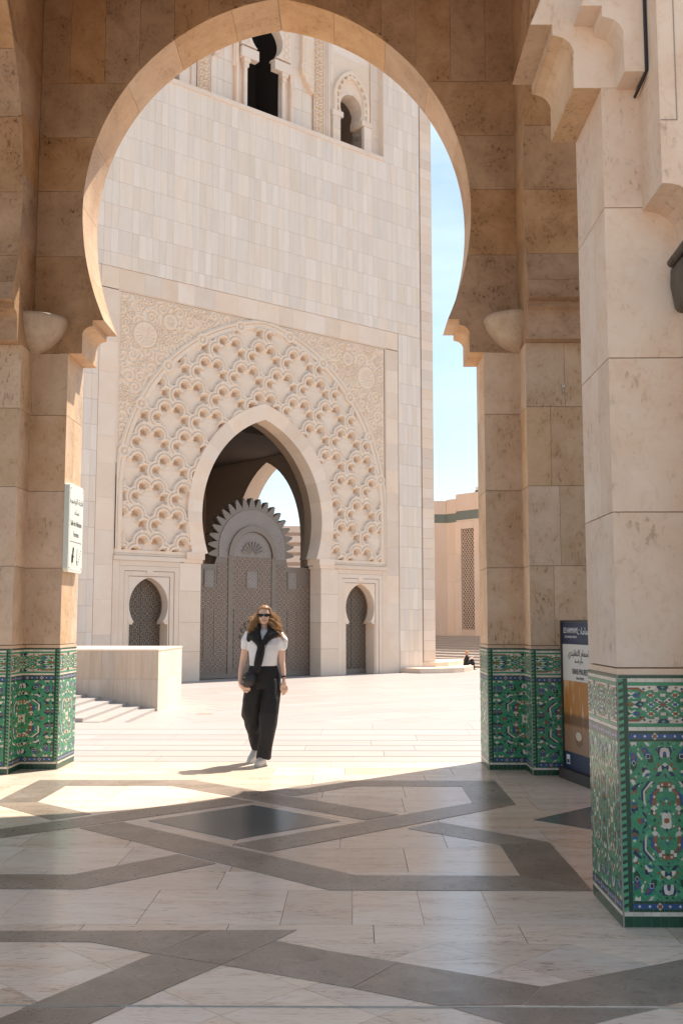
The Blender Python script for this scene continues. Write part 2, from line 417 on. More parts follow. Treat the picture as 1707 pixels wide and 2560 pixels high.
# ---- arches ------------------------------------------------------------
def arch_wall(c, axis, hd, ext, shrink, sides, rows, top_cols, vous=True, name='arch', TF=None, TV=None):
    """c: centre of the opening in plan; wall lies along axis; ext: half length of the wall"""
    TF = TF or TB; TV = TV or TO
    cx, cy = c
    U = np.array((1,0,0.)) if axis == 'x' else np.array((0,1.,0))
    Nf = np.array((0,-1.,0)) if axis == 'x' else np.array((-1.,0,0))
    P0 = np.array((cx, cy, 0.))
    th = 0.02
    mb = MB()
    for sgn in (-1, 1):
        poly = [(sgn*max(0.0, arch_w(z, 0)+th-shrink if arch_w(z, 0) > 0 else 0), z+(0.012 if z == ZC else 0)) for z in ZS]
        poly += [(0, 8.42), (0, ZTOP), (sgn*ext, ZTOP), (sgn*ext, ZC+0.03)]
        mb.prism(poly, P0 - Nf*(hd-th), U, (0,0,1), Nf, 2*(hd-th))
    core = pv(mb.build(name, TC, pav)); fix_normals(core)
    # face slabs
    for sd in sides:
        Ns = Nf*sd
        for sgn in (-1, 1):
            e = ext_face
            for z0, z1 in zip(rows[:-1], rows[1:]):
                pl = half_poly(z0+0.002, z1-0.002, 0.0, e+shrink, 0.004)
                if not pl: continue
                pl = [(sgn*(u-shrink), z) for u, z in pl]
                m2 = MB(); m2.prism(pl, P0 + Ns*(hd-th), U, (0,0,1), Ns, th, back=False)
                fix_normals(pv(m2.build('stone_block', TF, core)))
            us = [0.0]
            while us[-1] < e-0.2: us.append(us[-1]+top_cols)
            us[-1] = e
            for u0, u1 in zip(us[:-1], us[1:]):
                pl = half_poly(rows[-1]+0.002, ZTOP, u0+0.0015, u1-0.0015, 0.004)
                if not pl: continue
                pl = [(sgn*u, z) for u, z in pl]
                m2 = MB(); m2.prism(pl, P0 + Ns*(hd-th), U, (0,0,1), Ns, th, back=False)
                fix_normals(pv(m2.build('stone_block', TF, core)))
    # intrados stones and corbels
    if vous:
        for sgn in (-1, 1):
            # corbel block + cavetto + tip
            for za, zb, nm in ((ZC, 4.6620, 'corbel'), (4.6625, 4.93, 'corbel')):
                zz = [za] + [z for z in ZS if za+1e-4 < z < zb-1e-4] + [zb]
                pl = [(sgn*(arch_w(z)-shrink), z) for z in zz]
                o_ = sgn*(2.30-shrink)
                pl = pl + [(o_, zb), (o_, za)]
                m2 = MB(); m2.prism(pl, P0 - Nf*(hd-0.0008), U, (0,0,1), Nf, 2*hd-0.0016)
                fix_normals(pv(m2.build(nm, TV, core)))
            zz = [4.932]; s = 0
            segs = []
            pts = [(arch_w(z), z) for z in np.linspace(4.932, 8.374, 160)]
            acc = 0; cur = [pts[0]]; tgt = 0.30
            for p, q in zip(pts[:-1], pts[1:]):
                acc += math.dist(p, q); cur.append(q)
                if acc > tgt:
                    segs.append(cur); cur = [q]; acc = 0; tgt = random.uniform(0.62, 0.8)
            if len(cur) > 2: segs.append(cur)
            else: segs[-1] += cur[1:]
            for sgm in segs:
                sgm = sgm[::max(1, len(sgm)//9)] + ([sgm[-1]] if (len(sgm)-1) % max(1, len(sgm)//9) else [])
                ins = []
                for i, p in enumerate(sgm):
                    a = sgm[max(0, i-1)]; b = sgm[min(len(sgm)-1, i+1)]
                    t = np.array(b)-np.array(a); t = t/np.linalg.norm(t)
                    ins.append((p[0]+t[1]*0.03, p[1]-t[0]*0.03))
                def shr(pl_):
                    a, b = np.array(pl_[0]), np.array(pl_[1]); pl_[0] = tuple(a+(b-a)/np.linalg.norm(b-a)*0.002)
                    a, b = np.array(pl_[-1]), np.array(pl_[-2]); pl_[-1] = tuple(a+(b-a)/np.linalg.norm(b-a)*0.002)
                    return pl_
                outer = shr(list(sgm)); inner = shr(list(ins))
                pl = [(sgn*(u-shrink), z) for u, z in outer] + [(sgn*(u-shrink), z) for u, z in inner[::-1]]
                pl = [(u if sgn*u > 0 else 0.0, z) for u, z in pl]
                m2 = MB(); m2.prism(pl, P0 - Nf*(hd-0.0008), U, (0,0,1), Nf, 2*hd-0.0016)
                fix_normals(pv(m2.build('voussoir', TV, core)))
    return core

ROWS = [ZC+0.0, 5.43, 6.165, 6.775, 7.395]
ext_face = 2.592
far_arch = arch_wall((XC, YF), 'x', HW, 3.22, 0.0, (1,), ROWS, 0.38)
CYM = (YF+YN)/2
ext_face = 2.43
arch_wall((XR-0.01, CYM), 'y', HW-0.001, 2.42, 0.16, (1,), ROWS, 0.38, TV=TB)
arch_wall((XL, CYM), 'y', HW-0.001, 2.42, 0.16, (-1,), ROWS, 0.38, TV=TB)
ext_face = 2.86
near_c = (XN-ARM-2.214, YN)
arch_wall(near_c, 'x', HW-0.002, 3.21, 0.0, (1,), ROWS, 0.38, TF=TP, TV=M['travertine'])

# outer order of the near arch, hung pilaster beside it
ncx = near_c[0]
mb = MB()
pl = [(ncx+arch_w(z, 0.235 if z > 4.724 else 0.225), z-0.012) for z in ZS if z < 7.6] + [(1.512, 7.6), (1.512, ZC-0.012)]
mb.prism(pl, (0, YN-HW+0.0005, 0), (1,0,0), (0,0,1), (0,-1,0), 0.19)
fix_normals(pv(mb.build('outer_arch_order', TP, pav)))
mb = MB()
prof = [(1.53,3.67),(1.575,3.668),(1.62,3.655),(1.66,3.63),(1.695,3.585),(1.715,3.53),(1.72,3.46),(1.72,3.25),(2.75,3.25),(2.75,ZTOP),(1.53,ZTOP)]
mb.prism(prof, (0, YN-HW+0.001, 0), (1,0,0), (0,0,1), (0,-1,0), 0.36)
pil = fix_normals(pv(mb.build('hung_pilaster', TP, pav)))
mb = MB(); mb.box(1.612, 1.616, YN-HW-0.3625, YN-HW-0.35, 4.0, ZTOP); mb.box(1.532, 1.616, YN-HW-0.3625, YN-HW-0.35, 3.996, 4.0)
pv(mb.build('joint', M['joint'], pil))
mb = MB(); mb.tube([(1.519, YN-HW-0.195, ZTOP), (1.519, YN-HW-0.195, ZC-0.005), (1.515, YN-HW-0.15, ZC-0.03), (1.505, YN-HW-0.012, ZC-0.06)], 0.008, 8)
pv(mb.build('black_seal', plain('black_rubber', (0.02, 0.02, 0.022), 0.6), pav))

# roof over the bay, carried over an unseen closed wing added to block sun
mb = MB(); mb.box(-4.5, 9.6, 4.95, 11.75, ZTOP, ZTOP+0.5)
pv(mb.build('roof', TC, pav))
mb = MB(); mb.box(2.85, 9.5, 11.0, 11.45, 0.0, ZTOP-0.01); mb.box(9.2, 9.5, 5.0, 10.99, 0.0, ZTOP-0.01)
pv(mb.build('unseen_wing_wall', T, pav))
# ---- marble wall bowls ---------------------------------------------------
M['bowl'] = stone('bowl_marble', (0.52, 0.41, 0.31), (0.42, 0.30, 0.20), (0.26, 0.14, 0.065), sc=2.2, stretch=(2.5, 2.5, 0.5), mott=0.9, pits=0.0, vein=0.6, tonevar=0.0, rough=0.5, bump=0.05)
bp = [(0.004, 0.0), (0.06, 0.006), (0.13, 0.03), (0.20, 0.075), (0.265, 0.135), (0.32, 0.205), (0.355, 0.27), (0.375, 0.33), (0.385, 0.372), (0.36, 0.376), (0.02, 0.34)]
for x, a0, lb in ((XL+HW, -math.pi/2, 'pale marble quarter bowl light in the corner by the left pier'), (XR-HW, -math.pi, 'pale marble quarter bowl light in the corner by the right pier')):
    mb = MB(); mb.smooth = True
    mb.lathe(bp, 18, (0, 0, 0), a0, a0+math.pi/2)
    o = mb.build('wall_bowl_light', M['bowl']); o.location = (x, YF-HW, 4.345); fix_normals(o)
    tag(o, lb, 'wall light', 'marble bowl lights')

# ---- dark lantern at the right edge ---------------------------------------
M['bronze'] = stone('dark_bronze', (0.13, 0.105, 0.08), (0.09, 0.07, 0.05), (0.24, 0.18, 0.12), sc=3.0, stretch=(5, 5, .6), mott=0.9, pits=0.5, vein=0.7, tonevar=0, rough=0.55, bump=0.8)
ln = empty('wall_lantern', (1.755, 5.02, 3.10))
tag(ln, 'dark weathered bronze lantern hung high on the near pier', 'lantern')
mb = MB()
sec = [(0.0, 0.0), (0.03, -0.012), (0.2, -0.02), (0.36, -0.012), (0.40, 0.02)]
prof = [(-0.085, 0.03), (-0.07, 0.0), (0.2, 0.0), (0.2, 0.25), (-0.10, 0.25), (-0.104, 0.15)]
mb.prism(prof, (0, 0.30, 0), (1,0,0), (0,0,1), (0,-1,0), 0.42)
b_ = fix_normals(mb.build('body', M['bronze'], ln))
bv = b_.modifiers.new('bevel', 'BEVEL'); bv.width = 0.025; bv.segments = 3
mb = MB(); mb.smooth = True; mb.tube([(-0.105, 0.24, 0.255), (-0.10, -0.12, 0.285), (-0.08, -0.16, 0.285)], 0.024, 12); fix_normals(mb.build('cap_roll', M['bronze'], ln))
mb = MB(); mb.tube([(0.08, -0.02, 0.25), (0.08, -0.02, 0.50)], 0.012, 8); mb.build('hanger', M['bronze'], ln)

# small hanging hook on the far right pier
m2 = MB(); m2.smooth = True
m2.lathe([(0.0005, .02), (.014, .014), (.018, 0), (.014, -.014), (.0005, -.02)], 10, (XR+.06, YF-ARM-.02, 3.90)); m2.tube([(XR+.06, YF-ARM-.02, 3.885), (XR+.055, YF-ARM-.02, 3.85), (XR+.065, YF-ARM-.018, 3.83)], .006, 6)
pv(m2.build('white_hook', plain('hook_white', (.55, .52, .46), .5), pav))
# ================================================================== FLOORS
PLZ = -1.35
def clip_poly(poly, a, b, c):
    """keep a*x+b*y<=c"""
    outp = []
    n = len(poly)
    for i in range(n):
        p, q = poly[i], poly[(i+1) % n]
        dp, dq = a*p[0]+b*p[1]-c, a*q[0]+b*q[1]-c
        if dp <= 0: outp.append(p)
        if dp*dq < 0:
            s = dp/(dp-dq); outp.append((p[0]+(q[0]-p[0])*s, p[1]+(q[1]-p[1])*s))
    return outp
def clip_rect(poly, x0, x1, y0, y1):
    for h in ((1,0,x1), (-1,0,-x0), (0,1,y1), (0,-1,-y0)):
        poly = clip_poly(poly, *h)
        if len(poly) < 3: return None
    return poly

Y_EDGE = 11.50
mb = MB(); mb.box(-9.5, 10, -9, Y_EDGE, -0.35, -0.012)
floor = tag(mb.build('floor', M['joint']), kind='structure')
FX0, FX1 = -5.6, 4.0
nslab = 0
def slab(poly, z, mat, name, g=0.0015):
    cx = sum(p[0] for p in poly)/len(poly); cy = sum(p[1] for p in poly)/len(poly)
    pl = []
    for x, y in poly:
        d = math.hypot(x-cx, y-cy); f = max(0.0, 1-g*1.4/max(d, 1e-3))
        pl.append((cx+(x-cx)*f, cy+(y-cy)*f))
    m2 = MB(); m2.prism(pl, (0,0,-0.012), (1,0,0), (0,1,0), (0,0,1), 0.012+z, back=False)
    return fix_normals(m2.build(name, mat, floor))
# light marble rows
rows = []
y = Y_EDGE
for dpt in (0.50, 0.50): rows.append((y-dpt, y)); y -= dpt
while y > 6.06+0.3:
    d = min(0.67, y-6.05)
    if y-d < 6.2: d = y-6.05
    rows.append((y-d, y)); y -= d
rows += [(5.375, 6.05), (5.08, 5.375)]
for ri, (y0, y1) in enumerate(rows):
    x = FX0 + random.uniform(-.3, 0)
    if y1 > 11.0: wd = (1.4, 0.9)
    elif y0 < 5.2: wd = (0.72, 0.72)
    elif y0 < 5.5: wd = (0.36, 0.72)
    else: wd = (0.72, 1.08)
    while x < FX1:
        w_ = random.choice(wd)
        pl = [(x, y0), (x+w_, y0), (x+w_, y1), (x, y1)]
        slab(pl, random.uniform(-0.0008, 0.0), M['floor_marble'], 'marble_slab'); nslab += 1
        x += w_
# rotated squares in front of the pavilion
s = 0.43
c45 = math.sqrt(.5)
for i in range(-16, 17):
    for j in range(-16, 17):
        cx = 0.70 + (i-j)*s*c45; cy = 5.08 + (i+j)*s*c45
        ln_ = s if (i % 2 == 0) else s
        pl = [(cx, cy-s*c45), (cx+s*c45, cy), (cx, cy+s*c45), (cx-s*c45, cy)]
        pl = clip_rect(pl, -3.0, 3.0, 2.6, 5.08)
        if not pl: continue
        slab(pl, random.uniform(-0.0008, 0.0), M['floor_marble'], 'marble_slab'); nslab += 1
mb = MB()
for x0, x1, y0, y1 in ((-9.4, FX0-0.35, 2.6, Y_EDGE), (FX1+0.75, 9.9, 2.6, Y_EDGE), (-9.4, 9.9, -9, 2.598)):
    mb.box(x0, x1, y0, y1, -0.012, -0.0005)
mb.build('marble_paving', M['floor_marble'], floor)
mb = MB(); mb.box(-9.4, -3.002, 2.6, 5.079, -0.011, -0.0006); mb.box(3.002, 9.9, 2.6, 5.079, -0.011, -0.0006); mb.build('marble_paving', M['floor_marble'], floor)

M['white_joint'] = plain('white_joint', (0.62, 0.55, 0.46), .9, spec=.1, var=.4, nscale=14)
# interlaced granite straps of the bay (u,v about the bay centre)
UC, VC = XC, 8.09
S1 = [(-1.47,.02),(-2.17,.74),(-2.17,2.04),(-.69,2.04),(1.18,.28),(.92,.05),(-.85,1.70),(-1.82,1.70),(-1.82,.82),(-1.23,.28)]
Rr = [(.31,1.14),(.03,1.40),(.69,2.04),(2.17,2.04),(2.17,.74),(.27,-1.08),(.01,-.84),(1.82,.82),(1.82,1.70),(.85,1.70)]
def gr(poly, mat='granite', name='granite_strap', z=0.0022, g=0.0):
    m2 = MB(); m2.prism(poly, (0,0,-0.01), (1,0,0), (0,1,0), (0,0,1), 0.01+z, back=False)
    o = m2.build(name, M[mat], floor); fix_normals(o)
    if o.data.polygons[0].normal.z < 0: o.data.flip_normals()
    return o
def uv(poly, sg=1): return [(UC+sg*u, VC+sg*v) for u, v in poly]
# cut each strap into convex stones
def straps(sg):
    a = uv(S1, sg); b = uv(Rr, sg)
    gr([a[0], a[1], a[8], a[9]]); gr([a[1], a[2], a[7], a[8]]); gr([a[2], a[3], a[6], a[7]])
    mid = lambda p, q, f: (p[0]+(q[0]-p[0])*f, p[1]+(q[1]-p[1])*f)
    m1, m2 = mid(a[3], a[4], .52), mid(a[6], a[5], .55)
    gr([a[3], m1, m2, a[6]]); gr([m1, a[4], a[5], m2])
    gr([b[0], b[1], b[2], b[9]]); gr([b[2], b[3], b[8], b[9]]); gr([b[3], b[4], b[7], b[8]])
    m1, m2 = mid(b[4], b[5], .5), mid(b[7], b[6], .5)
    gr([b[4], m1, m2, b[7]]); gr([m1, b[5], b[6], m2])
straps(1); straps(-1)
gr(uv([(0,.69),(.73,.0),(0,-.69),(-.73,0)]), 'granite_dark', 'dark_diamond')
gr(uv([(2.20,.07),(2.9,.78),(3.6,.07),(2.9,-.64)]), 'granite_dark', 'dark_diamond')
gr(uv([(-2.20,.0),(-2.9,.70),(-3.6,.0),(-2.9,-.70)]), 'granite_dark', 'dark_diamond')

def unp(x, y):
    """photo pixel on the floor -> plan (camera constants above)"""
    tl, yw = R(6.0595), R(0.6902)
    f = np.array([-math.sin(yw)*math.cos(tl), math.cos(yw)*math.cos(tl), math.sin(tl)])
    r_ = np.array([math.cos(yw), math.sin(yw), 0]); u_ = np.cross(r_, f)
    d = f + r_*(x-853.5)/2600 + u_*(1280-y)/2600
    t = -1.5/d[2]
    return (d[0]*t, d[1]*t)
D = lambda x, y: unp(x/1.8233, 2180+y/1.8233)
E_ = lambda x, y: unp(847+x/1.8233, 2180+y/1.8233)
gr([D(-500,272), D(955,267), D(697,374), D(415,319), D(-500,319)])
gr([D(960,267), D(1352,265), D(1255,313), D(1010,423), D(702,372)])
gr([D(697,376), D(1006,424), D(575,613), D(100,624)])
gr([D(99,629), D(570,618), D(150,815), D(-360,815)])
gr([D(1255,315), E_(0,369), E_(270,413), E_(58,529), D(1568,523), D(1014,424)])
gr([E_(275,414), E_(920,524), E_(835,606), E_(455,609), E_(64,530)])
gr([E_(925,525), E_(1750,365), E_(1750,560), E_(1470,612), E_(840,608)])
gr([E_(520,622), E_(1465,622), E_(1260,668), E_(1000,735), E_(750,690)])

yj = unp(850, 2518)[1]
gr([(-4, yj-.0035), (4, yj-.0045), (4, yj+.0035), (-4, yj+.0045)], 'white_joint', 'white_joint', z=0.0034)
# ================================================================== PLAZA AND STAIRS
mb = MB(); mb.add([(-3000,-3000,PLZ-0.004),(3000,-3000,PLZ-0.004),(3000,3000,PLZ-0.004),(-3000,3000,PLZ-0.004)], [(0,1,2,3)])
plaza = tag(mb.build('plaza', M['plaza']), kind='structure')
# paving strips of the plaza, laid parallel to the minaret
d50 = np.array([math.sin(R(50)), math.cos(R(50))]); n50 = np.array([math.cos(R(50)), -math.sin(R(50))])
O50 = np.array([-1.67, 56.3])
k = 0
for i in range(34):
    v0 = 1.0+i*0.95
    uo = random.uniform(-1.2, 0)
    row = -24+uo
    while row < 16:
        L = random.choice((1.9, 2.6, 3.2))
        pl = [tuple(O50 + d50*a + n50*b) for a, b in ((row+.004, v0+.005), (row+L-.004, v0+.005), (row+L-.004, v0+.945), (row+.004, v0+.945))]
        row += L
        c_ = np.mean(pl, 0)
        if c_[1] < 29.6 or c_[1] > 75 or abs(c_[0]-(-0.5+0.09*c_[1])) > 0.24*c_[1]: continue
        m2 = MB(); m2.prism(pl, (0,0,PLZ-0.02), (1,0,0), (0,1,0), (0,0,1), 0.02+random.uniform(-.0015, .0), back=False)
        k += 1
        if k <= 300: fix_normals(m2.build('paving_slab', M['plaza'], plaza))
mb = MB()
mb.box(-80, 80, -60, 29.4, PLZ-0.03, PLZ-0.002)
mb.build('plaza_paving', M['plaza'], plaza)

stairs = tag(MB().box(-40, 40, 11.0, Y_EDGE, PLZ, -0.36).build('stairs', M['joint']), kind='structure')
nos = [Y_EDGE, 13.3, 15.3, 17.4, 19.7, 22.2, 25.0, 28.4]
for i in range(len(nos)-1):
    y0, y1 = nos[i], nos[i+1]
    zt = -0.169*(i+1)
    x = -16.0
    while x < 10:
        L = random.uniform(1.6, 3.4)
        m2 = MB(); m2.box(x+.003, min(x+L, 10)-.003, y0+.006, y1, zt-0.30 if i < 6 else PLZ+.001, zt)
        fix_normals(m2.build('step', M['plaza'], stairs)); x += L
ns_m = plain('nosing_groove', (0.27, 0.23, 0.20), .8)
for i in range(len(nos)-1):
    zt = -0.169*i
    m2 = MB(); m2.box(-15.9, 9.9, nos[i]-.045-.005*i, nos[i]-.015, zt-.006, zt+.0025 if i else zt+.0012); m2.build('nosing_strip', ns_m, stairs)
m2 = MB(); m2.box(-30, -16.01, Y_EDGE+.006, 28.4, PLZ+.001, -0.35); m2.box(10.01, 30, Y_EDGE+.006, 28.4, PLZ+.001, -0.35); m2.build('stair_side', M['plaza'], stairs)
# small side flight against the parapet
xs = [-6.42, -6.87, -7.32, -7.76, -8.21, -8.66, -9.1, -9.55]
for i, x in enumerate(xs):
    m2 = MB(); zt = PLZ+0.092*(i+1)
    m2.box((xs[i+1] if i+1 < len(xs) else -16)+0.001, x, 28.42, 34.0, PLZ+.001, zt-0.03); 
    m2.box((xs[i+1] if i+1 < len(xs) else -16)+0.001, x+0.006, 28.415, 34.0, zt-0.03, zt)
    fix_normals(m2.build('step', M['plaza'], stairs))

# parapet of the stairwell
pr = empty('stairwell_parapet', (-6.35, 34, PLZ))
tag(pr, 'low travertine clad parapet box on the plaza behind the left pier', 'parapet')
mb = MB(); mb.box(-9.9, -0.03, 0.03, 4.65, 0.0, 1.93); mb.build('core', M['facade_core'], pr)
mb = MB(); mb.box(-9.95, 0.015, -0.015, 4.68, 1.932, 1.985); mb.build('coping', M['facade_plain'], pr)
x = 0.0
while x > -7:
    w_ = random.uniform(0.36, 0.62)
    for z0, z1 in ((0.0, 1.02), (1.025, 1.93)):
        m2 = MB(); m2.box(x-w_+.003, x, 0.0, 0.03, z0, z1); fix_normals(m2.build('panel', M['parapet'], pr))
    x -= w_
y = 0.003
while y < 4.6:
    w_ = random.uniform(0.4, 0.7); e = min(y+w_, 4.65)
    for z0, z1 in ((0.0, 1.02), (1.025, 1.93)):
        m2 = MB(); m2.box(-0.028, 0.0, y+.003, e, z0, z1); fix_normals(m2.build('panel', M['facade_plain'], pr))  # sunlit side: its brightness put in as paler stone than the front
    y = e
mb = MB(); pl = [(-4.95, 32.9), (-4.45, 32.9), (-4.43, 33.12), (-4.9, 33.12)]
o = MB().prism(pl, (0,0,PLZ-0.003), (1,0,0), (0,1,0), (0,0,1), 0.007).build('drain_cover', plain('terracotta', (0.45, 0.2, 0.1), 0.8))
tag(fix_normals(o), 'small reddish cover set in the sunlit paving beside the parapet', 'drain cover')
# ================================================================== THE MINARET
KM = 1.9
F0 = np.array([-0.88, 29.64]) + np.array([math.sin(R(50)), math.cos(R(50))])*(-2.06)
base = np.array([0, 0, 1.5]) + KM*(np.array([F0[0], F0[1], 0]) - np.array([0, 0, 1.5]))
mina = empty('minaret', tuple(base), R(40), KM)
tag(mina, 'tall pale marble minaret base with carved arch portal in the plaza', 'minaret')
FU, FV, FN = (1,0,0), (0,0,1), (0,-1,0)
FP, FC, FK, CV = M['facade_plain'], M['facade'], M['facade_core'], M['carved']

def w_circ(z, zc, c, r, zlo):
    q = r*r-(z-zc)**2
    return max(0.0, -c+math.sqrt(q)) if q > 0 else 0.0
def w_door(z, k=0.0):
    if z < 3.10: return 1.985+k*1.05
    if z < 3.29: return 1.90+k*1.1
    return w_circ(z, 4.33, .892, 2.882+k, 0)
DAP, DAPX = 7.07, 7.5
def samples(z0, z1, n): return list(np.linspace(z0, z1, n))
DZ = [0.0, 3.099, 3.101, 3.289, 3.291] + samples(3.4, 6.4, 22) + samples(6.5, 7.0, 10) + [7.04, 7.068]
NC = 3.47
def w_niche(z):
    if z < 1.45: return 0.545
    if z < 1.50: return 0.455
    zc, c, r = 1.93, .17, .715
    return w_circ(z, zc, c, r, 0)
NZ = [0.0, 1.449, 1.451, 1.499, 1.501] + samples(1.54, 2.45, 16) + [2.5, 2.55, 2.585, 2.605, 2.618]

def fprism(mb, poly, y, th):
    """front at local y (outwards is -y), thickness th backwards"""
    return mb.prism(poly, (0, y+th, 0), FU, FV, FN, th)

# core wall -----------------------------------------------------------------
mb = MB()
y0, thk = 0.30, 0.50
for sg in (-1, 1):
    poly = [(sg*(w_door(z)+.02), z) for z in DZ] + [(0, 7.12), (0, 7.9), (sg*2.6, 7.9), (sg*2.6, 0)]
    fprism(mb, poly, y0, thk)
    for s2 in (-1, 1):
        poly = [(sg*(NC)+s2*(w_niche(z)+.015), z) for z in NZ] + [(sg*NC, 2.64), (sg*NC, 3.0), (sg*NC+s2*.86, 3.0), (sg*NC+s2*.86, 0)]
        fprism(mb, poly, y0, thk)
    fprism(mb, [(sg*2.601, 3.001), (sg*4.33, 3.001), (sg*4.33, 7.9), (sg*2.601, 7.9)], y0, thk)
    fprism(mb, [(sg*2.601, 0), (sg*2.609, 0), (sg*2.609, 3.0), (sg*2.601, 3.0)], y0, thk)
    fprism(mb, [(sg*4.331, 0), (sg*6.44, 0), (sg*6.44, 15.9), (sg*4.331, 15.9)], y0, thk)
    fprism(mb, [(sg*4.45, 15.901), (sg*6.44, 15.901), (sg*6.44, 24), (sg*4.45, 24)], y0, thk)
fprism(mb, [(-4.33, 7.901), (4.33, 7.901), (4.33, 15.9), (-4.33, 15.9)], y0, thk)
core = fix_normals(mb.build('tower_core', FK, mina))
# body behind and above (plain, mostly out of sight)
mb = MB()
mb.box(-6.44, 6.44, 0.8, 12.98, 8.0, 15.5)
mb.box(-6.49, 6.49, 0.0, 12.98, 24.0, 40.0)
mb.box(-6.44, -5.9, 0.801, 12.98, 0, 7.99)
mb.box(-6.44, 6.44, 12.3, 12.98, 0, 7.99)
mb.box(-6.44, 6.44, 2.4, 12.98, 15.51, 23.99); mb.box(-6.44, -4.6, 0.801, 2.39, 15.51, 23.99); mb.box(4.6, 6.44, 0.801, 2.39, 15.51, 23.99)
mb.build('tower_body', FP, mina)
# right side wall with an open arch, seen through the portal
mb = MB()
def w_side(z): return w_circ(z, 4.4, 1.1, 3.2, 0) if z > 4.4 else 2.1
SZ = [0.0, 4.4] + samples(4.6, 7.3, 16) + [7.38, 7.402]
for sg in (-1, 1):
    poly = [(8.05+sg*w_side(z), z) for z in SZ] + [(8.05, 7.41), (8.05, 7.98), (8.05+sg*(4.2 if sg > 0 else 7.2), 7.98), (8.05+sg*(4.2 if sg > 0 else 7.2), 0)]
    mb.prism(poly, (6.44, 0, 0), (0,1,0), (0,0,1), (-1,0,0), 0.7)
fix_normals(mb.build('side_arch_wall', FP, mina))
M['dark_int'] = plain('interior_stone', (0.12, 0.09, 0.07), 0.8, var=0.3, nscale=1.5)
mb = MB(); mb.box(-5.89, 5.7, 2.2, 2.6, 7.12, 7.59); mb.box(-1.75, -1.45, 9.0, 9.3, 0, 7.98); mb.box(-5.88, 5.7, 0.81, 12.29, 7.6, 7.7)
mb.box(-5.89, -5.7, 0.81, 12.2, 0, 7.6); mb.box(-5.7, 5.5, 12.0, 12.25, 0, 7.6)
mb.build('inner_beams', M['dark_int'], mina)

# panel courses ---------------------------------------------------------------
npan = 0
stuff = MB()
def panel(x0, x1, z0, z1, mat, vis=True, name='panel', y=0.0, th=0.05, parent=core):
    global npan
    if vis and npan < 300:
        npan += 1
        m2 = MB(); m2.box(x0, x1, y, y+th, z0, z1); m2.build(name, mat, parent)
    else:
        stuff.tone = random.random(); stuff.box(x0, x1, y, y+th, z0, z1)
G = 0.0038
cz = [10.415, 10.78]+[11.40+0.63*i for i in range(8)]
cz[-1] = 15.81
colx = [-5.0]
x = -5.945
cols = []
while x < 5.9:
    w_ = random.choice((0.2, 0.2, 0.2, 0.39, 0.2))
    if x < 5.0 < x+w_: w_ = 5.0-x+0.0
    cols.append((x, min(x+w_, 5.945))); x += w_
def pix(t, z):
    """rough picture place of a facade point, to know which panels show"""
    p = np.array([base[0], base[1], base[2]]) + KM*np.array([math.cos(R(40))*t, math.sin(R(40))*t, z])
    q = p - np.array([0, 0, 1.5]); tl = R(6.06)
    dep = q[1]*math.cos(tl)+q[2]*math.sin(tl); v = -q[1]*math.sin(tl)+q[2]*math.cos(tl)
    return 853.5+31+2600*q[0]/dep, 1280-2600*v/dep
for zi in range(len(cz)-1):
    for (a, b) in cols:
        if random.random() < 0.0: continue
        px, py = pix((a+b)/2, (cz[zi]+cz[zi+1])/2)
        vis = (px-682)**2/470**2+(py-560)**2/480**2 < 1.0
        panel(a+G*.4, b-G*.4, cz[zi]+G, cz[zi+1]-G*.2, FC, vis)
# strips beside the frame, right and left
sz = [0.02, 0.63]+[0.63+0.6325*i for i in range(1, 15)]+[10.41]
for i in range(len(sz)-1):
    for sg in (1, -1):
        xx = 5.005
        for w_ in (0.17, 0.2, 0.2, 0.19, 0.18):
            a, b = sorted((sg*(xx+G*.4), sg*(min(xx+w_, 5.945)-G*.4)))
            panel(a, b, sz[i]+G, min(sz[i+1], 10.41)-G*.2, FC, sg > 0); xx += w_
for zi, (z0, z1) in enumerate([(15.81, 16.44)]+[(16.44+0.63*i, 16.44+0.63*(i+1)) for i in range(5)]):
    xx = 4.45
    while xx < 5.93:
        for sg in (1, -1):
            a, b = sorted((sg*(xx+G*.4), sg*(min(xx+0.2, 5.945)-G*.4)))
            panel(a, b, z0+G, z1-G*.2, FC, sg > 0 and zi < 3)
        xx += 0.2
# quoins
for i in range(58):
    z0 = 0.315*i
    for sg in (1, -1):
        a, b = sorted((sg*5.995, sg*6.49))
        if sg > 0:
            m2 = MB(); m2.box(a, b, 0.0, 0.6, z0+G*.5, z0+0.315-G*.5); m2.build('quoin', FP, core)
        else:
            stuff.tone = random.random(); stuff.box(a, b, 0.0, 0.6, z0+G*.5, z0+0.315-G*.5)
# plain frame band round the carved panel
zz = [0.0, 1.2, 2.05, 2.9, 3.75, 4.55, 5.4, 6.1, 6.9, 7.7, 8.5, 9.2, 9.84]
for i in range(len(zz)-1):
    for sg in (1, -1):
        a, b = sorted((sg*4.50, sg*4.99)); 
        m2 = MB(); m2.box(a, b, 0.012, 0.05, zz[i]+.001, zz[i+1]-.001); m2.build('frame_block', FP, core)
xs = [-4.99]
while xs[-1] < 4.99: xs.append(min(4.99, xs[-1]+random.uniform(.45, .8)))
for a, b in zip(xs[:-1], xs[1:]):
    m2 = MB(); m2.box(a+.001, b-.001, 0.012, 0.05, 9.865, 10.409); m2.build('frame_block', FP, core)
st = stuff.build('far_panels', FC, core); st['kind'] = 'stuff'

# mouldings round the carved panel
mb = MB()
mb.box(-4.495, 4.495, 0.02, 0.05, 9.842, 9.862)
for sg in (-1, 1):
    a, b = sorted((sg*4.47, sg*4.495)); mb.box(a, b, 0.018, 0.05, 3.05, 9.84)
mb.build('panel_moulding', CV, core)

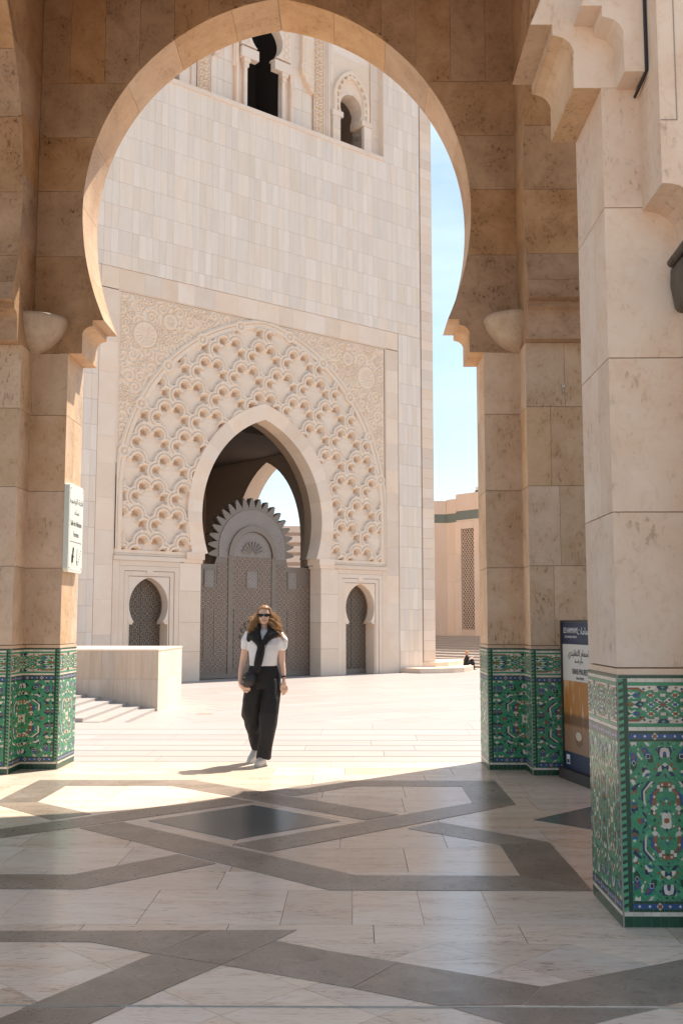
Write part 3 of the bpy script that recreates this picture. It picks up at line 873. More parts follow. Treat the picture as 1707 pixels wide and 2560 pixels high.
# ---- carved relief: arabesque spandrels and lobed sebka lattice as real relief -----
def seb_w(z):
    q = 5.234**2-(z-4.7)**2
    return np.where(z < 4.7, 4.48, -.754+np.sqrt(np.maximum(q, 0)))
RES = 0.0125
tx = np.arange(-4.46, 4.4601, RES); tz = np.arange(3.16, 9.836, RES)
TX, TZ = np.meshgrid(tx, tz)
W = seb_w(TZ)
# approx. signed distance to the sebka arch (positive outside)
r_ = np.hypot(np.abs(TX)+.754, TZ-4.7)
dA = np.where(TZ > 4.7, r_-5.234, np.abs(TX)-4.48)
rd = np.hypot(np.abs(TX)+.892, TZ-4.33)
dD = np.where(TZ > 3.29, rd-3.312, np.abs(TX)-2.43)         # outside of portal band > 0
H = np.zeros_like(TX)
def ridge(d, w): return np.clip(1-np.abs(d)/w, 0, 1)
def sstep(a, b, x):
    t = np.clip((x-a)/(b-a), 0, 1); return t*t*(3-2*t)
# arabesque: scrolls, leaves and rosettes
ara = np.zeros_like(TX) 
pts = []
cand = rng.uniform((-4.4, 3.2), (4.4, 9.8), (9000, 2))
rad = []
for p in cand:
    rr = math.hypot(abs(p[0])+.754, p[1]-4.7)-5.234
    if p[1] < 4.7 or rr < 0.05 or p[0] > 0: continue
    for q, r0 in zip(pts, rad):
        if math.dist(p, q) < r0*1.45: break
    else:
        pts.append(tuple(p)); rad.append(random.choice((0.10, 0.13, 0.17, 0.2)))
ros = [(-3.72, 8.83, 0.30), (-3.0, 9.3, .17)]
for (px, pz) in ((p[0], p[1]) for p in pts): pass
best = np.full(TX.shape, 9.0)
AX = -np.abs(TX)
for (px, pz), r0 in zip(pts, rad):
    i0, i1 = np.searchsorted(tz, pz-1.35*r0), np.searchsorted(tz, pz+1.35*r0)
    for sgn in (1, -1):
        j0, j1 = np.searchsorted(tx, sgn*px-1.35*r0), np.searchsorted(tx, sgn*px+1.35*r0)
        if j1 <= j0 or i1 <= i0: continue
        dx = (TX[i0:i1, j0:j1]-sgn*px)*sgn; dz = TZ[i0:i1, j0:j1]-pz
        rr = np.hypot(dx, dz); th = np.arctan2(dz, dx)+px*9
        hand = 1 if (int(pz*100) % 2) else -1
        ph = rr/(r0*0.62)-hand*th/(2*math.pi)
        fr = np.abs(ph-np.round(ph))
        v = sstep(.36, .20, fr)*(rr < r0*1.15+0.05*np.sin(3*th))
        # petals
        v = np.maximum(v, sstep(.2, .12, np.abs(rr/r0-1.18+.12*np.sin(5*th)))*0.8)
        cl = rr/r0
        sub = best[i0:i1, j0:j1]
        upd = cl < sub
        ara[i0:i1, j0:j1] = np.where(upd, v, ara[i0:i1, j0:j1]); best[i0:i1, j0:j1] = np.where(upd, cl, sub)
for cx, czz, r0 in ros:
    rr = np.hypot(np.abs(TX)+cx, TZ-czz); th = np.arctan2(TZ-czz, np.abs(TX)+cx)
    v = np.maximum(sstep(.05, .03, np.abs(rr-r0)), (rr < r0-.03)*(0.5+0.5*sstep(-.2, .6, np.cos(14*th))*(rr > r0*.25)))
    ara = np.where(rr < r0+.06, v, ara)
ara = np.where((np.abs(TX) > 4.40) | (TZ > 9.79), 0.0, ara)
H_sp = -0.020+0.034*ara
# arch band of the sebka: two stepped fillets with round loops breaking it
ang = np.degrees(np.arctan2(TZ-4.7, np.abs(TX)+.754))
loop_z = [12, 27, 42, 57, 72]
band = np.where(dA > -0.07, 0.045, np.where(dA > -0.085, 0.0, np.where(dA > -0.21, 0.025, -0.05)))
# lobed lattice
# rows of lobed arches laid like scales, each lower row in front of the one above
cell_w, cell_h = 1.17, 0.69
SQ = 1.15
H_seb = np.full(TX.shape, -0.075)
cr_ = random.Random(11)
for j in range(11, -3, -1):
    zc = 3.30+j*cell_h
    for i in range(-6, 7):
        cx, czz = (i+(0.5 if j % 2 else 0))*cell_w+cr_.uniform(-.012, .012), zc+cr_.uniform(-.012, .012)
        i0, i1 = np.searchsorted(tz, czz-1.1), np.searchsorted(tz, czz+.7); j0, j1 = np.searchsorted(tx, cx-.95), np.searchsorted(tx, cx+.95)
        if i1-i0 < 3 or j1-j0 < 3: continue
        X_, Z_ = (TX[i0:i1, j0:j1]-cx)/SQ, (TZ[i0:i1, j0:j1]-czz)/SQ
        dm = np.hypot(X_/1.0, (Z_+.10)/1.05)-.26
        dm = np.minimum(dm, np.abs(X_)*.80+np.maximum(-Z_-.05, 0)*.48-.27+(Z_ > 0)*9)
        pk = np.zeros_like(dm)
        for lx, lz, lr, dp in ((-.175, .185, .118, 1.0), (.175, .185, .118, 1.0), (-.36, -.045, .112, .85), (.36, -.045, .112, .85)):
            rr = np.hypot(X_-lx, Z_-lz)
            dm = np.minimum(dm, rr-lr)
            pk = np.maximum(pk, dp*sstep(0.0, -0.010, rr-lr*.80)*sstep(-.07, .04, Z_-lz))
        rb = sstep(-.002, .006, dm); gv = sstep(.056, .060, dm)*(1-sstep(.074, .078, dm))
        lip = sstep(-.050, -.045, dm)*(1-sstep(-.034, -.030, dm))*(1-rb)
        bulge = .02*np.clip(-dm/.25, 0, 1)*(1-pk)
        h_ = -0.035+bulge + rb*0.085 - gv*0.042 - lip*.012 - pk*0.17*(1-rb)
        h_ = h_ + .014*sstep(.12, .05, dm)*rb
        sub = H_seb[i0:i1, j0:j1]
        H_seb[i0:i1, j0:j1] = np.where(dm < .132, h_, sub)
inside = (dA < -0.21) & (dD > 0.0)
H = np.where(dA > 0.0, H_sp, np.where(dA > -0.21, band, H_seb))
H = np.where((dA > -0.0) & (dA < 0.035), 0.03, H)
for a in loop_z:
    for k2 in (0,):
        lx = -.754+(5.234-.11)*math.cos(R(a)); lz = 4.7+(5.234-.11)*math.sin(R(a))
        rr = np.hypot(np.abs(TX)-lx, TZ-lz)
        H = np.where(rr < .17, 0.045-0.035*(np.abs(rr-.075) < .022), H)
H = np.where((TZ < 3.30) & (dA < 0), np.where(TZ < 3.2, 0.03, np.where(TZ < 3.215, -.01, 0.012)), H)
Pm = np.stack([TX, 0.03-H, TZ], -1)
me, q = grid_np('r', Pm, CV)
keep = (dD > -0.03)
kq = keep[:-1, :-1] & keep[1:, :-1] & keep[:-1, 1:] & keep[1:, 1:]
spq = ((dA > -0.10)[:-1, :-1]).reshape(-1)
kq = kq.reshape(-1)
finish_quads('arabesque_spandrel', me, q[kq & spq], CV, core, sm=False)
me, q = grid_np('r', Pm, CV)
finish_quads('lobed_lattice', me, q[kq & ~spq], CV, core, sm=False)

# portal arch band, voussoirs ---------------------------------------------------
def ring_pieces(wf0, wf1, zs, y, th, mat, name, n, parent=core):
    for sg in (-1, 1):
        idx = np.linspace(0, len(zs)-1, n+1).astype(int)
        for a, b in zip(idx[:-1], idx[1:]):
            seg = zs[a:b+1]
            pl = [(sg*wf0(z), z) for z in seg] + [(sg*max(wf1(z2), 0), z2) for z2 in [7.07*0+(z if z < 3.3 else 4.33+(z-4.33)*(3.312/2.882)) for z in seg[::-1]]]
            if b == len(zs)-1: k_ = len(seg); pl = pl[:k_]+[(0, 7.07), (0, 7.515)]+pl[k_:]
            m2 = MB(); fprism(m2, pl, y, th); fix_normals(m2.build(name, mat, parent))
ring_pieces(lambda z: w_door(z), lambda z: w_door(z, 0.43), samples(3.30, 7.066, 43), -0.035, 0.5, FP, 'voussoir', 14)
for sg in (-1, 1):
    for z0, z1 in ((0.0, .75), (.755, 1.5), (1.505, 2.3), (2.305, 3.02)):
        a, b = sorted((sg*1.985, sg*2.60)); m2 = MB(); m2.box(a, b, 0.0, 0.5, z0, z1); m2.build('jamb_block', FP, core)
    a, b = sorted((sg*1.90, sg*2.44)); m2 = MB(); m2.box(a, b, -0.05, 0.52, 3.12, 3.30); m2.box(*sorted((sg*1.94, sg*2.5)), -0.02, 0.51, 3.025, 3.12); m2.build('impost', FP, core)
    # ledge above the niche
    m2 = MB(); m2.box(*sorted((sg*2.46, sg*4.49)), -0.03, 0.05, 3.035, 3.15); m2.build('ledge', FP, core)
    # niche frames, three steps
    c = sg*NC
    for k2, (hw_, top, yy) in enumerate(((0.84, 2.90, 0.004), (0.70, 2.77, 0.016), (0.575, 2.64, 0.034))):
        m2 = MB(); nh = (0.70, 0.575, 0.0)[k2]; nt_ = (2.77, 2.64, 0)[k2]
        if k2 < 2:
            g_ = 0.012
            m2.box(c-hw_, c-nh-g_, yy, .05, 0, top); m2.box(c+nh+g_, c+hw_, yy, .05, 0, top); m2.box(c-nh-g_, c+nh+g_, yy, .05, nt_+g_, top)
        else:
            for s2 in (-1, 1):
                pl = [(c+s2*w_niche(z), z) for z in NZ] + [(c, 2.62), (c, 2.64), (c+s2*hw_, 2.64), (c+s2*hw_, 0)]
                fprism(m2, pl, yy, 0.3)
        fix_normals(m2.build('niche_frame', FP, core))
    m2 = MB(); m2.box(*sorted((sg*2.60, sg*(NC-.845))), 0.0, .05, 0, 3.03); m2.box(*sorted((sg*(NC+.845), sg*4.495)), 0.0, .05, 0, 3.03); m2.box(*sorted((sg*(NC-.84), sg*(NC+.84))), 0.0, .05, 2.905, 3.03); m2.build('frame_block', FP, core)
    m2 = MB(); m2.box(c-.09, c+.09, 0.0, .04, 2.70, 2.86); m2.build('keystone_boss', FP, core)
    for s2 in (-1, 1):
        m2 = MB(); m2.box(*sorted((c+s2*.45, c+s2*.56)), 0.02, 0.42, 1.455, 1.50); m2.build('niche_impost', FP, core)
        for z0, z1 in ((0, .72), (.725, 1.45)):
            m2 = MB(); m2.box(*sorted((c+s2*.542, c+s2*.556)), 0.03, 0.42, z0, z1); m2.build('niche_jamb', FP, core)

# ---- metal doors ---------------------------------------------------------------
def girih(name, base_c, lite, scale, metal=0.55):
    m, t, b = new_mat(name)
    co = t.nodes.new('ShaderNodeTexCoord')
    sep = t.nodes.new('ShaderNodeSeparateXYZ'); t.links.new(co.outputs['Object'], sep.inputs[0])
    x = math2(t, 'MULTIPLY', sep.outputs[0], scale); z = math2(t, 'MULTIPLY', sep.outputs[2], scale)
    def star(x, z, ofs):
        fx = math2(t, 'SUBTRACT', math2(t, 'FRACT', math2(t, 'ADD', x, ofs)), 0.5); fz = math2(t, 'SUBTRACT', math2(t, 'FRACT', math2(t, 'ADD', z, ofs)), 0.5)
        rr = math2(t, 'SQRT', math2(t, 'ADD', math2(t, 'MULTIPLY', fx, fx), math2(t, 'MULTIPLY', fz, fz)))
        a = math2(t, 'ARCTAN2', fz, fx)
        c8 = math2(t, 'COSINE', math2(t, 'MULTIPLY', a, 8.0))
        k = math2(t, 'SUBTRACT', rr, math2(t, 'ADD', 0.20, math2(t, 'MULTIPLY', c8, 0.06)))
        k2 = math2(t, 'SUBTRACT', rr, math2(t, 'ADD', 0.40, math2(t, 'MULTIPLY', c8, 0.06)))
        l1 = math2(t, 'LESS_THAN', math2(t, 'ABSOLUTE', k), 0.06); l2 = math2(t, 'LESS_THAN', math2(t, 'ABSOLUTE', k2), 0.055)
        l3 = math2(t, 'LESS_THAN', rr, 0.09)
        return math2(t, 'MAXIMUM', math2(t, 'MAXIMUM', l1, l2), l3)
    f = math2(t, 'MAXIMUM', star(x, z, 0.0), star(x, z, 0.5))
    n = N(t, 'ShaderNodeTexNoise', Scale=3.0, Detail=4.0); t.links.new(co.outputs['Object'], n.inputs['Vector'])
    c = mixc(t, f, base_c, lite); c = mixc(t, math2(t, 'MULTIPLY', n.outputs[0], 0.3), c, tuple(0.7*v for v in base_c))
    t.links.new(c, b.inputs['Base Color']); b.inputs['Roughness'].default_value = 0.45; b.inputs['Metallic'].default_value = metal
    bp = t.nodes.new('ShaderNodeBump'); bp.inputs['Strength'].default_value = 0.6; bp.inputs['Distance'].default_value = 0.02; t.links.new(f, bp.inputs['Height']); t.links.new(bp.outputs[0], b.inputs['Normal'])
    return m
M['door_dark'] = girih('titanium_girih', (0.072, 0.05, 0.038), (0.31, 0.225, 0.17), 3.0, 0.2)
M['door_lite'] = plain('titanium_plain', (0.26, 0.205, 0.165), 0.42, metal=0.35, var=0.25, nscale=6)
M['door_fine'] = girih('titanium_fine', (0.13, 0.106, 0.09), (0.37, 0.31, 0.27), 4.6, 0.2)
M['niche_door'] = girih('niche_girih', (0.035, 0.026, 0.02), (0.20, 0.15, 0.11), 2.9, 0.2)
mb = MB()
# stepped merlon crest on a round arch
zc_, r0 = 3.52, 1.06
pl = [(-2.02, 0.12), (-2.02, 3.06), (-1.22, 3.06)]
n_m = 19
a_s = [192]
for i in range(n_m): a_s += [a_s[-1]-204/n_m*.86, a_s[-1]-204/n_m]
crest = []
for i in range(n_m*2):
    a0, a1 = R(a_s[i]), R(a_s[i+1])
    if i % 2 == 0:
        am = (a0+a1)/2
        f = (a0-a1)/2
        for da, rr in ((f, 1.17), (f, 1.235), (f*.78, 1.235), (f*.78, 1.30), (f*.55, 1.30), (f*.55, 1.365), (f*.30, 1.365), (f*.30, 1.425), (-f*.30, 1.425), (-f*.30, 1.365), (-f*.55, 1.365), (-f*.55, 1.30), (-f*.78, 1.30), (-f*.78, 1.235), (-f, 1.235), (-f, 1.17)):
            crest.append((rr*math.cos(am+da), zc_+rr*math.sin(am+da)))
    else:
        pass
crest = [p for p in crest if p[1] > 3.12]
pl += crest + [(1.22, 3.06), (2.02, 3.06), (2.02, 0.12)]
fprism(mb, pl, 0.0, 0.22)
door = fix_normals(mb.build('portal_door', M['door_lite'], mina)); door.location = (0, 0.55, 0)
door['label'] = 'grey brown metal portal screen with stepped merlons round its arched top'
mb = MB()
pl = [(1.10*math.cos(R(a)), zc_+1.08*math.sin(R(a))) for a in range(180, -1, -6)] + [(1.10, 3.25), (0.74, 3.25)] + [(0.74*math.cos(R(a)), 3.30+0.80*math.sin(R(a))) for a in range(0, 181, 6)] + [(-.74, 3.25), (-1.10, 3.25)]
fprism(mb, pl, -0.02, 0.019); fix_normals(mb.build('arch_field', M['door_fine'], door))
mb = MB(); mb.smooth = False
pl = [(0.80*math.cos(R(a)), 3.30+0.86*math.sin(R(a))) for a in range(180, -1, -6)] + [(0.66*math.cos(R(a)), 3.30+0.70*math.sin(R(a))) for a in range(0, 181, 6)]
fprism(mb, pl, -0.07, 0.06); fix_normals(mb.build('arch_moulding', M['door_lite'], door))
mb = MB(); pl = [(0.64*math.cos(R(a)), 3.30+0.68*math.sin(R(a))) for a in range(0, 181, 6)]
fprism(mb, pl, -0.01, 0.009); fix_normals(mb.build('lunette', M['door_fine'], door))
for i in range(9):
    a = R(15+i*150/8); m2 = MB(); m2.tube([(0.08*math.cos(a), -0.02, 3.36+.08*math.sin(a)), (0.36*math.cos(a), -0.028, 3.36+.36*math.sin(a))], [.012, .04], 6); m2.build('shell_rib', M['door_fine'], door)
def leaf(x0, x1, z0, z1, y=-0.012, mat='door_dark', name='leaf_panel', fr=0.0):
    m2 = MB(); m2.box(x0, x1, y, 0.0, z0, z1); return m2.build(name, M[mat], door)
def outline(x0, x1, z0, z1, w_=0.03, y=-0.028):
    m2 = MB(); m2.box(x0, x1, y, -.002, z0, z0+w_); m2.box(x0, x1, y, -.002, z1-w_, z1); m2.box(x0, x0+w_, y, -.002, z0+w_, z1-w_); m2.box(x1-w_, x1, y, -.002, z0+w_, z1-w_)
    return m2.build('raised_frame', M['door_lite'], door)
leaf(-.64, .64, 0.2, 1.85); leaf(-.64, .64, 1.88, 3.29)
leaf(-1.97, -.80, 0.2, 2.55); leaf(.80, 1.97, 0.2, 2.55)
leaf(-1.14, -.80, 2.552, 3.1); leaf(.80, 1.14, 2.552, 3.1)
for sg in (-1, 1):
    outline(*sorted((sg*1.20, sg*1.55)), 2.42, 2.92); leaf(*sorted((sg*1.22, sg*1.53)), 2.44, 2.90, -0.014, 'door_fine', 'small_panel')
    outline(*sorted((sg*1.20, sg*1.55)), 0.55, 1.85); leaf(*sorted((sg*1.23, sg*1.52)), 0.58, 1.82, -0.016, 'door_dark', 'tall_panel')
    m2 = MB(); m2.box(*sorted((sg*.645, sg*.795)), -0.03, 0.0, 0.12, 3.3); m2.build('stile', M['door_lite'], door)
outline(-.2, .2, 2.42, 2.92); leaf(-.17, .17, 2.45, 2.89, -0.016, 'door_fine', 'small_panel'); outline(-.60, .60, .25, 1.84, .02)
m2 = MB(); m2.smooth = True
for i in range(14):
    a = 2*math.pi*i/14; m2.tube([(.12*math.cos(a), -.02, 1.1+.14*math.sin(a)), (.40*math.cos(a), -.03, 1.1+.46*math.sin(a))], [.015, .045], 6)
m2.build('rosette', M['door_lite'], door)
m2 = MB(); m2.box(-2.02, 2.02, -0.02, 0.2, 0.015, 0.118); m2.build('bottom_rail', M['door_lite'], door)
for sg, lb in ((-1, 'left'), (1, 'right')):
    c = sg*NC
    m2 = MB(); m2.box(-.62, .62, 0, .03, 0.14, 2.7); nd = m2.build('niche_door', M['niche_door'], mina); nd.location = (c, 0.42, 0)
    nd['label'] = 'dark patterned metal door inside the niche %s of the portal' % ('left' if sg < 0 else 'right')
    m2 = MB(); m2.box(-.62, .62, -.012, .03, 0.0, 0.14); m2.build('kick_plate', M['door_lite'], nd)
    m2 = MB(); m2.box(-.03, .0, -.01, -.001, 0.14, 2.6); m2.build('meeting_stile', M['niche_door'], nd)

# ---- gallery above ------------------------------------------------------------
GY = 0.24
gal = MB()
gal.box(-4.45, 4.45, -0.03, 0.62, 15.81, 15.945)
for sg in (-1, 1): gal.box(*sorted((sg*4.425, sg*4.449)), 0.0, 0.6, 15.946, 20.4)
sill = gal.build('gallery_sill', FP, core)
# back wall of the gallery with openings
mb = MB()
def w_gal(z):
    if z < 17.72: return 0.62
    if z < 17.78: return 0.30
    return w_circ(z, 18.25, 0.0, .56, 0)
GZ = [15.95, 17.719, 17.721, 17.779, 17.781] + samples(17.82, 18.75, 14) + [18.79, 18.809]
def w_sm(z):
    if z < 16.95: return 0.47
    if z < 17.0: return 0.37
    return w_circ(z, 17.22, .03, .46, 0)
SMZ = [15.95, 16.949, 16.951, 16.999, 17.001] + samples(17.03, 17.58, 12) + [17.62, 17.65, 17.668]
def gwall(yy, th, mat, nm):
    m2 = MB()
    for sg in (-1, 1):
        pl = [(sg*w_gal(z), z) for z in GZ] + [(0, 18.82), (0, 20.4), (sg*1.0, 20.4), (sg*1.0, 15.95)]
        fprism(m2, pl, yy, .10)
        fprism(m2, [(sg*1.001, 15.95), (sg*2.6, 15.95), (sg*2.6, 20.4), (sg*1.001, 20.4)], yy, th)
        c = sg*3.27
        for s2 in (-1, 1):
            pl = [(c+s2*w_sm(z), z) for z in SMZ] + [(c, 17.68), (c, 20.4), (c+s2*.669, 20.4), (c+s2*.669, 15.95)]
            fprism(m2, pl, yy, th)
        fprism(m2, [(sg*3.94, 15.95), (sg*4.45, 15.95), (sg*4.45, 20.4), (sg*3.94, 20.4)], yy, th)
    return fix_normals(m2.build(nm, mat, mina))
gw = gwall(GY, 0.45, FP, 'gallery_wall')
# panels of the gallery wall
for i in range(5):
    z0 = 15.95+0.63*i
    for (a, b) in ((-1.75, -1.55), (-1.55, -1.35), (-1.35, -1.05), (1.05, 1.4), (1.4, 1.75), (2.42, 2.6), (-2.6, -2.42), (4.2, 4.44), (-4.44, -4.2)):
        m2 = MB(); m2.box(a+.003, b-.003, GY-.02, GY-.001, z0+.004, z0+.626); m2.build('panel', FC, gw)
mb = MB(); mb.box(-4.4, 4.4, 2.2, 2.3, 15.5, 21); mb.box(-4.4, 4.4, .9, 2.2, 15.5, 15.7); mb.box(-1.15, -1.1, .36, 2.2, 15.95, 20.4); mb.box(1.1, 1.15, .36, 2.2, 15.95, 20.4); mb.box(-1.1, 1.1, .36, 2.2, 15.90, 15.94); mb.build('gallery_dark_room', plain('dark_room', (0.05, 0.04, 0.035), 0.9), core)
# columns
for sg in (-1, 1):
    m2 = MB(); m2.smooth = True
    m2.lathe([(0.08, 0), (0.08, .05), (.062, .07), (.058, 1.2), (.068, 1.22)], 14, (sg*.66, GY-.09, 15.95)); m2.build('column', FP, gw)
    m2 = MB(); m2.box(sg*.66-.075, sg*.66+.075, GY-.165, GY-.015, 17.17, 17.3); m2.box(sg*.66-.11, sg*.66+.11, GY-.2, GY-.01, 17.302, 17.42); m2.box(*sorted((sg*.28, sg*.86)), GY-.22, GY-.002, 17.422, 17.72); m2.build('capital', FP, gw)
    pl = [(sg*max(w_gal(z), .0), z) for z in samples(17.79, 18.8, 20)] + [(sg*.0, 18.9), (sg*.0, 19.2), (sg*.86, 19.2), (sg*.86, 17.79)]
    m2 = MB(); fprism(m2, pl, GY-.2, .19); fix_normals(m2.build('arch_spandrel', CV, gw))
    for k2 in range(4):
        m2 = MB(); m2.smooth = True
        m2.tube([(sg*(.70+.09*math.cos(a)), GY-.205, 17.92+.22*k2+.09*math.sin(a)) for a in np.linspace(0, 2*math.pi, 12)], .014, 5, cap=False); m2.build('scroll', CV, gw)
    m2 = MB(); m2.box(*sorted((sg*.90, sg*1.0)), GY-.12, GY-.001, 15.95, 19.5); m2.box(*sorted((sg*.92, sg*.98)), GY-.14, GY-.121, 15.95, 17.2); m2.box(*sorted((sg*1.0, sg*1.06)), GY-.10, GY-.001, 17.1, 19.5); m2.build('pilaster_strip', FP, gw)
    # stepped bracket
    pl = [(sg*1.72, 17.15), (sg*1.66, 17.22), (sg*1.6, 17.24), (sg*1.52, 17.42), (sg*1.46, 17.43), (sg*1.38, 17.62), (sg*1.31, 17.64), (sg*1.26, 17.9), (sg*1.30, 18.0), (sg*1.30, 19.4), (sg*1.72, 19.4)]
    m2 = MB(); fprism(m2, pl, GY-.19, .17); br = fix_normals(m2.build('bracket', CV, gw))
    m2 = MB()
    for zz0, zz1, xa in ((17.3, 17.6, 1.58), (17.7, 17.95, 1.36), (18.05, 18.75, 1.38)):
        x0, x1 = sorted((sg*xa, sg*1.68))
        for (u0, u1, v0, v1) in ((x0, x1, zz0, zz0+.015), (x0, x1, zz1-.015, zz1), (x0, x0+.015, zz0, zz1), (x1-.015, x1, zz0, zz1)):
            m2.box(u0, u1, GY-.20, GY-.188, v0, v1)
    m2.build('bracket_fillet', CV, gw)
    # carved strip, pierced star work
    res = .012
    ax = np.arange(1.80, 2.221, res); az = np.arange(15.97, 19.4, res)
    AX_, AZ_ = np.meshgrid(ax, az)
    u = (AX_-2.01)/.21; v = (AZ_-16)/.21
    f = np.full(AX_.shape, 0.0)
    for oz in np.arange(0, 18, 1.0):
        rr = np.hypot(u, v-oz); th = np.arctan2(v-oz, u)
        f = np.maximum(f, sstep(.13, .07, np.abs(rr-.62-.16*np.cos(6*th))))
        f = np.maximum(f, sstep(.12, .06, np.abs(rr-.3-.1*np.cos(4*th+oz))))
    f = np.maximum(f, (np.abs(u) > .9)*1.0)
    P_ = np.stack([sg*AX_, GY-0.01-0.06*f, AZ_], -1)
    me, q_ = grid_np('c', P_, CV)
    if sg < 0: q_ = q_[:, ::-1]
    finish_quads('carved_strip', me, q_, CV, gw, sm=False)
    m2 = MB(); 
    for k2 in range(3): m2.box(*sorted((sg*(2.24+.06*k2), sg*(2.285+.06*k2))), GY-.05-.015*k2, GY-.001, 15.95, 19.5)
    m2.build('moulding_strip', FP, gw)
    # small window with lobed hood
    c = sg*3.27
    res = .012
    ax = np.arange(-.76, .761, res); az = np.arange(16.97, 18.86, res)
    AX_, AZ_ = np.meshgrid(ax, az)
    def hood(xx, zz, k):
        r2 = np.hypot(np.abs(xx)+.35, zz-17.45); return np.where(zz > 17.45, r2-(1.08+k), np.abs(xx)-(.73+k))
    dh = hood(AX_, AZ_, -.10)
    sc_ = np.zeros_like(AX_)
    lob = [(.60, 17.08), (.62, 17.3), (.60, 17.52), (.53, 17.76), (.42, 17.97), (.28, 18.17), (.11, 18.33)]
    dl = np.full(AX_.shape, 9.0)
    for lx, lz in lob:
        dl = np.minimum(dl, np.hypot(np.abs(AX_)-lx, (AZ_-lz))-.085)
    h_ = np.where(dh > .08, 0.0, 0.10)                                    # hood band
    inner = hood(AX_, AZ_, -.20) < 0
    h_ = np.where(inner & (dl > 0), 0.10, h_)
    h_ = np.where(hood(AX_, AZ_, -.26) < 0, 0.03, h_)
    h_ = np.where((dl < 0) & (hood(AX_, AZ_, -.14) < 0), 0.0, h_)
    P_ = np.stack([c+AX_, GY-.015-h_, AZ_], -1)
    me, q_ = grid_np('c', P_, CV)
    wz = np.vectorize(w_sm)(AZ_)
    kp = np.abs(AX_) > wz-.02
    kk = (kp[:-1, :-1] & kp[1:, :-1] & kp[:-1, 1:] & kp[1:, 1:]).reshape(-1)
    finish_quads('lobed_hood', me, q_[kk], CV, gw, sm=False)
    zs_ = samples(17.0, 17.665, 18)
    pl = []
    for s2 in (-1, 1):
        pl = [(c+s2*w_sm(z), z) for z in zs_] + [(c+s2*max(0, w_circ(z, 17.22, .03, .56, 0)), z) for z in [17.75]+zs_[::-1]]
        m2 = MB(); fprism(m2, pl, GY-.06, .5); fix_normals(m2.build('window_arch', FP, gw))
        for z0, z1 in ((15.95, 16.4), (16.405, 16.8)):
            m2 = MB(); m2.box(*sorted((c+s2*.47, c+s2*.76)), GY-.12, GY+.44, z0, z1); m2.build('jamb_block', FP, gw)
        m2 = MB(); m2.box(*sorted((c+s2*.37, c+s2*.78)), GY-.14, GY+.44, 16.805, 16.97); m2.build('impost', FP, gw)
    for s2 in (-1, 1):
        m2 = MB(); m2.box(*sorted((c+s2*.80, c+s2*.92)), GY-.05, GY-.001, 15.95, 19.5); m2.build('pilaster_strip', FP, gw)
# ================================================================== ZELLIGE DADOES
def glaze(name, col, rough=0.28):
    m, t, b = new_mat(name)
    rnd = piece_random(t)
    co = t.nodes.new('ShaderNodeTexCoord')
    n = N(t, 'ShaderNodeTexNoise', Scale=35.0, Detail=4.0); t.links.new(co.outputs['Object'], n.inputs['Vector'])
    f = math2(t, 'ADD', math2(t, 'MULTIPLY', rnd, 0.38), math2(t, 'MULTIPLY', n.outputs[0], 0.35))
    c = mixc(t, f, tuple(min(.9, v*1.25) for v in col), tuple(v*0.55 for v in col))
    t.links.new(c, b.inputs['Base Color']); b.inputs['Roughness'].default_value = rough; b.inputs['Specular IOR Level'].default_value = 0.5
    return m
ZCOL = {'g': (0.030, 0.25, 0.115), 'd': (0.006, 0.06, 0.028), 'w': (0.66, 0.58, 0.48), 'n': (0.012, 0.018, 0.075), 'b': (0.025, 0.085, 0.24), 'r': (0.27, 0.085, 0.025), 'l': (0.07, 0.33, 0.165)}
ZK = list(ZCOL)
ZM = [glaze('zellige_'+{'g':'green','d':'dark_green','w':'white','n':'navy','b':'blue','r':'rust','l':'light_green'}[k], ZCOL[k]) for k in ZK]

def mir(polys, cx, cz, both=True):
    def cen(p): return sum(x for x, z in p)/len(p), sum(z for x, z in p)/len(p)
    o = []
    for c, p, h in polys:
        o.append((c, p, h))
        if abs(cen(p)[0]-cx) > 6: o.append((c, [(2*cx-x, z) for x, z in p], h))
    if both:
        o += [(c, [(x, 2*cz-z) for x, z in p], h) for c, p, h in list(o) if abs(cen(p)[1]-cz) > 6]
    return o
def sq(x, z, s): return [(x-s, z-s), (x+s, z-s), (x+s, z+s), (x-s, z+s)]
def dia(x, z, s, t=None): t = t or s; return [(x-s, z), (x, z-t), (x+s, z), (x, z+t)]

